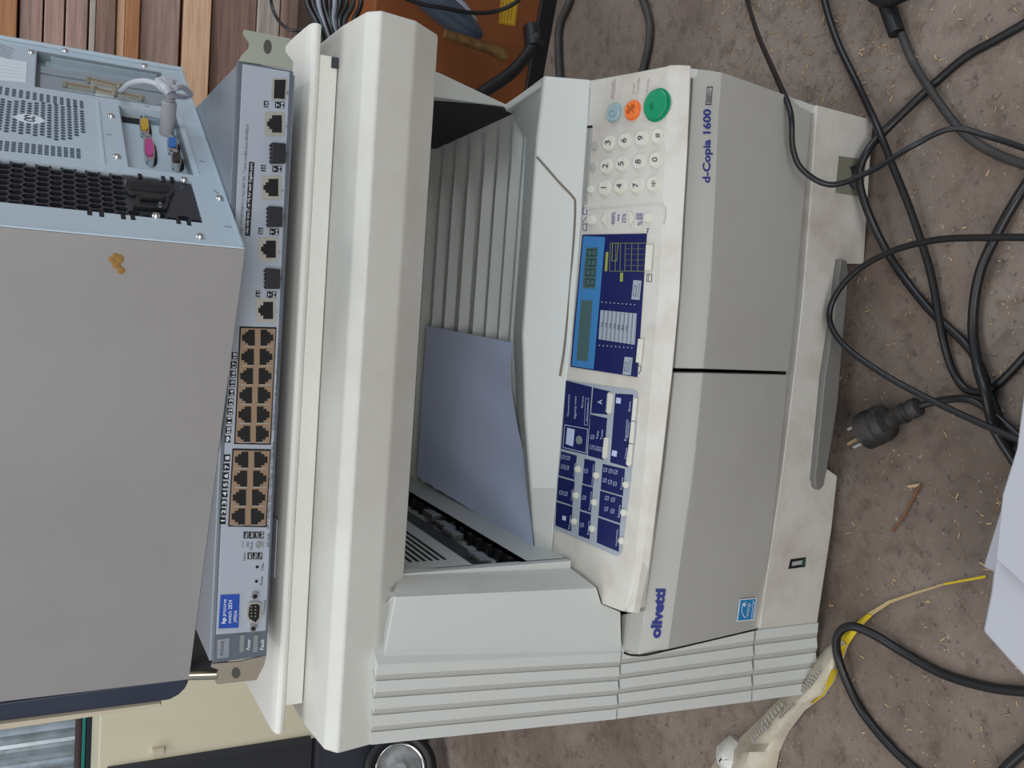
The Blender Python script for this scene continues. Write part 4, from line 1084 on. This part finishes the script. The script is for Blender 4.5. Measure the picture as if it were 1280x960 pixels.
# background right: grey hoses on the floor
cable([(716, -30, 0), (712, 0, 0), (700, 30, 0), (698, 60, 0), (702, 120, 0), (712, 160, 0)], .0065, 'thick dark hose on the floor behind the photocopier, next to the orange case', GRYR, 'rubber_hose')
cable([(795, -30, 0), (804, 0, 0), (812, 30, 0), (810, 60, 0), (802, 95, 0), (796, 130, 0)], .0055, 'dark grey cable on the floor right behind the control panel', GRYR)

# ------------------------------------------------------------------ crumpled bag with yellow edge
def bag():
    L_ = [(1049, 798), (1030, 812), (1008, 838), (985, 862), (955, 893), (922, 925), (900, 940), (880, 975)]
    R_ = [(1060, 806), (1052, 828), (1043, 851), (1030, 870), (1006, 888), (985, 915), (974, 940), (965, 985)]
    random.seed(5)
    N = 15; rows = []
    for j in range(N):
        t = j / (N - 1) * 7; k = min(int(t), 6); w_ = t - k
        a = (lerp(L_[k][0], L_[k + 1][0], w_), lerp(L_[k][1], L_[k + 1][1], w_)); c = (lerp(R_[k][0], R_[k + 1][0], w_), lerp(R_[k][1], R_[k + 1][1], w_))
        r = []
        for i in range(9):
            s_ = i / 8
            z = .002 + .014 * math.sin(math.pi * s_) * min(1, j / 4 + .3) + random.uniform(-.002, .002) + (.01 if j > 11 else 0) * math.sin(math.pi * s_)
            r.append(onZ(lerp(a[0], c[0], s_), lerp(a[1], c[1], s_), max(z, .001)))
        rows.append(r)
    pb = thing('plastic_bag', onZ(1000, 880, 0), 'crumpled cream plastic bag with a long yellow tail lying on the floor', 'bag')
    b = MB(); b.loft(rows, (0, 0, -.0008)); body = b.build('bag_body', BAG, pb, smooth=True)
    b = MB()
    J = range(0, 8); mid_ = [rows[j][8] * (1 - .18 * (1 - j / 9)) + rows[j][7] * (.18 * (1 - j / 9)) + V((0, 0, .002)) for j in J]
    strip = [rows[j][8] + V((0, 0, .0012)) for j in J]; inner = [lerp(rows[j][8], rows[j][6], max(.02, .95 - j * .13)) + V((0, 0, .0045)) for j in J]
    b.loft([strip, mid_, inner], (0, 0, .0006)); b.build('yellow_edge', BGY, pb)
    tail = [(1049, 798, 1060, 806), (1066, 782, 1073, 787), (1085, 766, 1090, 769.5), (1110, 751, 1113, 754), (1140, 741, 1141, 744), (1180, 729, 1180, 731.5), (1232, 719, 1232, 722.5)]
    A = [onZ(a, c, .003) for a, c, _, _ in tail]; B = [onZ(a, c, .004) for _, _, a, c in tail]
    b = MB(); b.loft([A[:3], [lerp(p, q, .5) + V((0, 0, .002)) for p, q in zip(A, B)][:3], B[:3]], (0, 0, -.0006), 0)
    b.loft([A[2:6], B[2:6]], (0, 0, -.0006), 1); b.loft([A[5:], B[5:]], (0, 0, -.0006), 0)
    b.build('tail', [BGY, mat('tail_cream', (190, 165, 120), .5)], pb, smooth=True)
    b = MB()
    for k in range(0):
        x, y = 1010 - k * 14 + random.uniform(-3, 3), 858 + k * 9.5
        b.ptext(PZ(.019), 'ooo', (x, y + 10), (x + 7, y), 3.5, lift=.0)
    MBs = None
    c = onZ(912, 948, .012); b2 = MB(); b2.dome(c - V((0, 0, .012)), UP, [(.020, 0), (.022, .008), (.018, .016), (.010, .023), (.002, .025)], 12)
    for v in b2.v: v += V((random.uniform(-.003, .003), random.uniform(-.003, .003), 0))
    for (x0, y0), (x1, y1) in (((1026, 836), (1008, 862)), ((1014, 846), (996, 868)), ((990, 880), (972, 898)), ((978, 880), (950, 908)), ((960, 905), (938, 926))):
        bb = MB(); A_, B_ = onZ(x0, y0, .0185), onZ(x1, y1, .0185); n_ = 7
        for q in range(n_):
            p_ = lerp(A_, B_, q / n_); d_ = (B_ - A_) / n_; c_ = V((-d_.y, d_.x, 0)) * .45 * random.uniform(.6, 1.2)
            bb.prism([p_ - c_, p_ + d_ * .55 - c_, p_ + d_ * .6 + c_, p_ + c_], (0, 0, -.0015))
        bb.build('faded_print', mat('bag_faded_print', (158, 152, 142), .6), pb)
    b2.build('knot', mat('white_plastic_knot', (215, 212, 204), .3, bump=.8, bscale=60), pb, smooth=True)
bag()

# ------------------------------------------------------------------ white appliance at the right edge
wb = thing('white_appliance', onZ(1300, 700, 0), 'off-white plastic appliance casing on the floor at the right edge of the photo', 'appliance')
b = MB(); q = PZ(.085).pts([(1242, 699), (1237, 740), (1227, 789), (1262, 828), (1330, 900), (1480, 900), (1480, 640), (1300, 640)]); b.prism(q, (0, 0, -.085)); b.build('lower_casing', WBX, wb, bevel=.003)
b = MB(); q = PZ(.095).pts([(1282, 465), (1270, 560), (1252, 618), (1243, 700), (1262, 716), (1285, 738), (1330, 760), (1480, 740), (1480, 420), (1300, 420)]); b.prism(q, (0, 0, -.095)); b.build('upper_casing', WBX, wb, bevel=.002)
b = MB(); q = PZ(.055).pts([(1256, 618), (1228, 709), (1243, 716), (1262, 640)]); b.prism(q, (0, 0, -.055)); b.build('corner_lug', WBX, wb, bevel=.002)

# ------------------------------------------------------------------ debris
b = MB(); b.tube([onZ(1151, 605, .004), onZ(1143, 620, .003), onZ(1130, 645, .002), onZ(1115, 664, .002)], .0011, 6); b.build('twig', STI, smooth=True, label='thin brown twig on the concrete between plug and white appliance', category='twig')
b = MB(); b.prism(PZ(.003).pts([(1134, 607), (1152, 604), (1146, 609), (1136, 609.5)]), (0, 0, .001)); b.build('wood_splinter', WCH, label='pale wood splinter touching the top of the brown twig', category='wood splinter')
b = MB(); b.prism(PZ(.003).pts([(1059, 554), (1076, 544), (1078, 547), (1061, 557)]), (0, 0, .001)); b.build('wood_splinter', WCH, label='pale wood splinter beside the black power plug', category='wood splinter')
random.seed(11)
b = MB()
for k in range(620):
    x, y = random.uniform(760, 1280), random.uniform(-10, 960)
    if k % 3 == 0: x, y = random.uniform(890, 1120), random.uniform(0, 130)
    c = onZ(x, y, .0005)
    if c.y > .69 and -.4 < c.x < .22 or c.y > 2: continue
    a = random.uniform(0, 6.3); l = random.uniform(.0006, .0034); w_ = random.uniform(.0003, .0008)
    u = V((math.cos(a), math.sin(a), 0)); v = V((-u.y, u.x, 0))
    b.prism([c - u * l - v * w_, c + u * l - v * w_, c + u * l * .8 + v * w_, c - u * l + v * w_], (0, 0, .0006), k % 2)
b.build('sawdust_chips', [WCH, mat('grey_brown_chip', (150, 125, 100), .9)], kind='stuff', label='scattered wood chips and sawdust on the concrete floor', category='wood chips')

# ------------------------------------------------------------------ background: orange case, grey shell, pipes, cable bundle
oc = thing('orange_case', (.45, 1.4, 0), 'dark orange tool case with yellow label and black base, behind the photocopier', 'case')
oa, ob = onZ(700, -30, 0), onZ(672, 125, 0)
od = (ob - oa).normalized(); on = V((od.y, -od.x, 0)); on = on if on.y < 0 else -on
OP = Plane(oa, on)
q = [oa - od * .5, ob + od * .35]
b = MB(); b.prism([q[0], q[1], q[1] - on * .15, q[0] - on * .15], UP * .3); b.build('case_body', ORC, oc, bevel=.004)
b = MB(); b.prism([q[0] + on * .006, q[1] + on * .006, q[1] - on * .15, q[0] - on * .15], UP * .028); b.build('base_trim', BLK, oc, bevel=.002)
yl = MB().plate(OP, [(627, -20), (650, -20), (643.5, 33), (623.5, 29)], .0005, .0012).build('warning_label', YLB, oc)
b = MB()
for k in range(4): b.line(OP, [(629 + k * 4, 2), (626.5 + k * 3.6, 26)], .0012, .0015)
b.line(OP, [(627, -2), (624.5, 27.5), (642.5, 31.5), (646, -2)], .0008, .0015)
b.build('label_print', mat('label_brown_ink', (120, 90, 20), .6), yl)
vs = thing('grey_shell_device', onY(560, 30, 1.22), 'rounded grey plastic device lying on the orange case', 'appliance')
def shell(c, ra, rb_, rc_, dirv, m_, name, par):
    b = MB(); dirv = V(dirv).normalized(); s_ = dirv.cross(UP).normalized(); u_ = s_.cross(dirv); rs = []
    for i in range(1, 12):
        t = math.pi * i / 12; r = math.sin(t) ** .7; z = -math.cos(t)
        rs.append([c + dirv * (z * ra) + (s_ * math.cos(a * math.pi / 10) * rb_ + u_ * math.sin(a * math.pi / 10) * rc_) * r for a in range(20)])
    b.rings(rs); return b.build(name, m_, par, smooth=True)
dv = onY(598, 62, 1.2) - onY(515, -5, 1.2)
shell(onY(545, -4, 1.2), .070, .024, .020, dv, mat('pale_shell', (150, 160, 172), .2), 'upper_shell', vs)
shell(onY(552, 10, 1.19), .068, .027, .018, dv, mat('dark_shell', (62, 72, 86), .2), 'lower_shell', vs)
b = MB(); b.tube([onY(600, 118, 1.15), onY(640, 90, 1.16), onY(665, 60, 1.17), onY(672, 45, 1.17)], .009, 10); b.cyl(onY(668, 62, 1.17), onY(664, 35, 1.19), .014, .012); b.build('black_pipe', BLK, smooth=True, label='black bent pipe leaning before the orange case', category='pipe')
b = MB(); b.tube([onY(556, 42, 1.16), onY(585, 52, 1.16), onY(615, 62, 1.16), onY(632, 70, 1.16)], lambda t: .006 + .003 * t, 10); b.build('brass_pipe', PIPE, smooth=True, label='mottled brown pipe lying across the front of the orange case', category='pipe')
def ycable(pts, r, label, m_=BLKR, name='power_cable'):
    b = MB(); b.tube([onY(x, y, d_) for x, y, d_ in pts], r, 8); return b.build(name, m_, smooth=True, label=label, category='cable')
ycable([(660, -20, 1.14), (646, 2, 1.14), (620, 14, 1.15), (590, 16, 1.15), (555, 10, 1.14), (520, 3, 1.14), (480, -15, 1.14)], .0028, 'thin dark cable draped across the grey device and orange case')
ycable([(338, -15, 1.4), (340, 8, 1.4), (350, 28, 1.38), (366, 38, 1.36), (384, 34, 1.35), (400, 18, 1.35), (405, -5, 1.35)], .0024, 'thin black cable loop hanging in front of the wooden boards')
HL = [o_ + ' of the cables hanging behind the scanner corner, counted from the wooden boards' for o_ in ('first, black,', 'second, black,', 'third, pale grey,', 'fourth, black,', 'fifth, black,', 'sixth, pale grey,', 'seventh, black,', 'eighth, black,', 'ninth, dusty grey,', 'last, black,')]
for k, (x0, x1, m_) in enumerate(((383, 396, BLKR), (390, 402, BLKR), (397, 404, mat('pale_cable', (150, 155, 160), .3)), (404, 412, BLKR), (411, 414, BLKR), (417, 416, mat('pale_cable', (150, 155, 160))), (424, 420, BLKR), (432, 424, BLKR), (440, 430, GRYR), (450, 442, BLKR))):
    b = MB(); b.tube([onY(x0, -25, 1.3), onY(x0 + 1, 5, 1.28), onY(x1, 30, 1.26), onY(x1 + 10, 60, 1.25)], .0038, 8)
    b.build('hanging_cable', m_, smooth=True, label=HL[k], category='cable', group='cables bundled behind the scanner')
# dark shelf block behind, that the bundle and the shell rest on
b = MB(); b.box((.30, 1.60, .0), (1.0, 1.72, .33)); b.build('dark_crate', [mat('dark_crate_wood', (48, 34, 26), .8, dirt=.6, dcol=(84, 56, 38), scale=12)], bevel=.003, label='dark wooden crate behind the orange case against the boards', category='crate')

# ------------------------------------------------------------------ background left: beige cabinet, steel sheet, boards, wheel
cb = thing('beige_cabinet', (-.8, 1.7, .25), 'beige cabinet with a dark open front standing on a tub left behind the photocopier', 'cabinet')
Y1 = 1.62
P = PY(Y1)
tl = P.at(125, 893); zt_ = P.at(125, 900).z
xa = P.at(138, 930).x; 
xL = P.at(138, 955).x
b = MB(); b.box((xL - .012, Y1, .25), (-.45, Y1 + .2, zt_)); b.build('cabinet_body', CAB, cb, bevel=.002)
b = MB(); b.box((xL - .36, Y1 + .012, .25), (xL - .0121, Y1 + .2, zt_ - .012)); b.build('dark_compartment', CABD, cb, bevel=.002)
b = MB(); b.box((xL - .36, Y1 + .005, zt_ - .012), (xL - .0122, Y1 + .2, zt_)); b.build('cabinet_top', CAB, cb, bevel=.001)
b = MB(); b.box((xL - .018, Y1 - .006, .26), (xL - .004, Y1 + .01, zt_ - .014)); b.build('door_edge', CABD, cb, bevel=.001)
b = MB(); c = P.at(197, 937); b.box((c.x - .006, Y1 - .012, c.z - .010), (c.x + .006, Y1, c.z + .010)); b.build('catch', BEI, cb, bevel=.001)
# corrugated steel
b = MB(); Yc = 2.12; rows = []
xa, xb = onY(45, 905, Yc).x + .0, onY(45, 905, Yc).x - .9
zt2, zb2 = 1.0, onY(94, 930, Yc).z
n_ = 120
prof = [(xb + (xa - xb) * i / n_) for i in range(n_ + 1)]
def wav(x): return .008 * math.cos((x - xa) * 2 * math.pi / .028)
rows = [[(x, Yc + wav(x), z) for x in prof] for z in (zb2, zt2)]
b.loft(rows, (0, .0012, 0)); b.build('corrugated_sheet', GALV, smooth=True, label='galvanised corrugated steel sheet at the far left behind the cabinet', category='metal sheet')
b = MB(); b.box((xb - .1, Yc + .02, 0), (xa, Yc + .05, zb2)); b.build('sheet_backing', mat('backing_board', (50, 40, 36), .8), label='dark board under the corrugated steel sheet', category='board')
for i, (p0, p1, m_) in enumerate(((97, 101, mat('dark_red_board', (58, 30, 30), .7)), (101.5, 106, TEAL), (107, 117, mat('blue_black_board', (22, 28, 40), .6)), (118, 124, mat('dark_teal_board', (14, 60, 58), .6)))):
    za, zb3 = onY(p0, 930, 1.88).z, onY(p1, 930, 1.88).z
    MB().box((-1.5, 1.86, zb3), (-.66, 2.0, za)).build('flat_board', m_, bevel=.001, label=['dark red flat board, topmost of the boards below the corrugated steel', 'bright teal flat board beneath the corrugated steel', 'blue-black flat board under the bright teal board', 'dark teal flat board, lowest of the boards behind the cabinet'][i], category='board')
zz = onY(124, 930, 1.88).z
MB().box((-1.48, 1.87, 0), (-.68, 1.99, zz - .0005)).build('storage_box', CABD, bevel=.003, label='dark storage box under the coloured boards behind the beige cabinet', category='box')
# wheel and tub
wc = onY(500, 962, 1.56)
wh = thing('wheel', (wc.x, wc.y, 0), 'black tyred wheel with chrome rim on the floor behind the left corner of the photocopier', 'wheel')
vd = (CAM - wc); vd.z *= .6; vd.normalize()
b = MB(); s1 = vd.orthogonal().normalized(); s2 = vd.cross(s1)
def ring(b, R_, r_, k=None, off=0):
    rs = []
    for i in range(33):
        t = i * 2 * math.pi / 32; c = wc + (s1 * math.cos(t) + s2 * math.sin(t)) * R_ + vd * off; e = (s1 * math.cos(t) + s2 * math.sin(t))
        rs.append([c + (e * math.cos(a * math.pi / 5) + vd * math.sin(a * math.pi / 5)) * r_ for a in range(10)])
    b.rings(rs, k, cap=False)
ring(b, .060, .012); b.build('tyre', BLK, wh, smooth=True)
b = MB(); ring(b, .046, .0035, off=.006); b.build('chrome_rim', CHR, wh, smooth=True)
b = MB(); b.dome(wc - vd * .006, vd, [(.046, 0), (.044, .004), (.02, .008), (.012, .016), (.002, .017)], 24); b.build('hub', mat('scuffed_white_hub', (170, 172, 172), .3, dirt=.9, dcol=(40, 42, 46), scale=26), wh, smooth=True)
tb = onZ(428, 985, .06)
MB().box((-1.45, 1.645, 0), (-.62, 1.82, .2495)).build('plastic_tub', mat('dark_blue_grey_tub', (56, 58, 68), .4), bevel=.02, seg=3, label='dark blue-grey plastic tub under the beige cabinet, behind the wheel', category='tub')
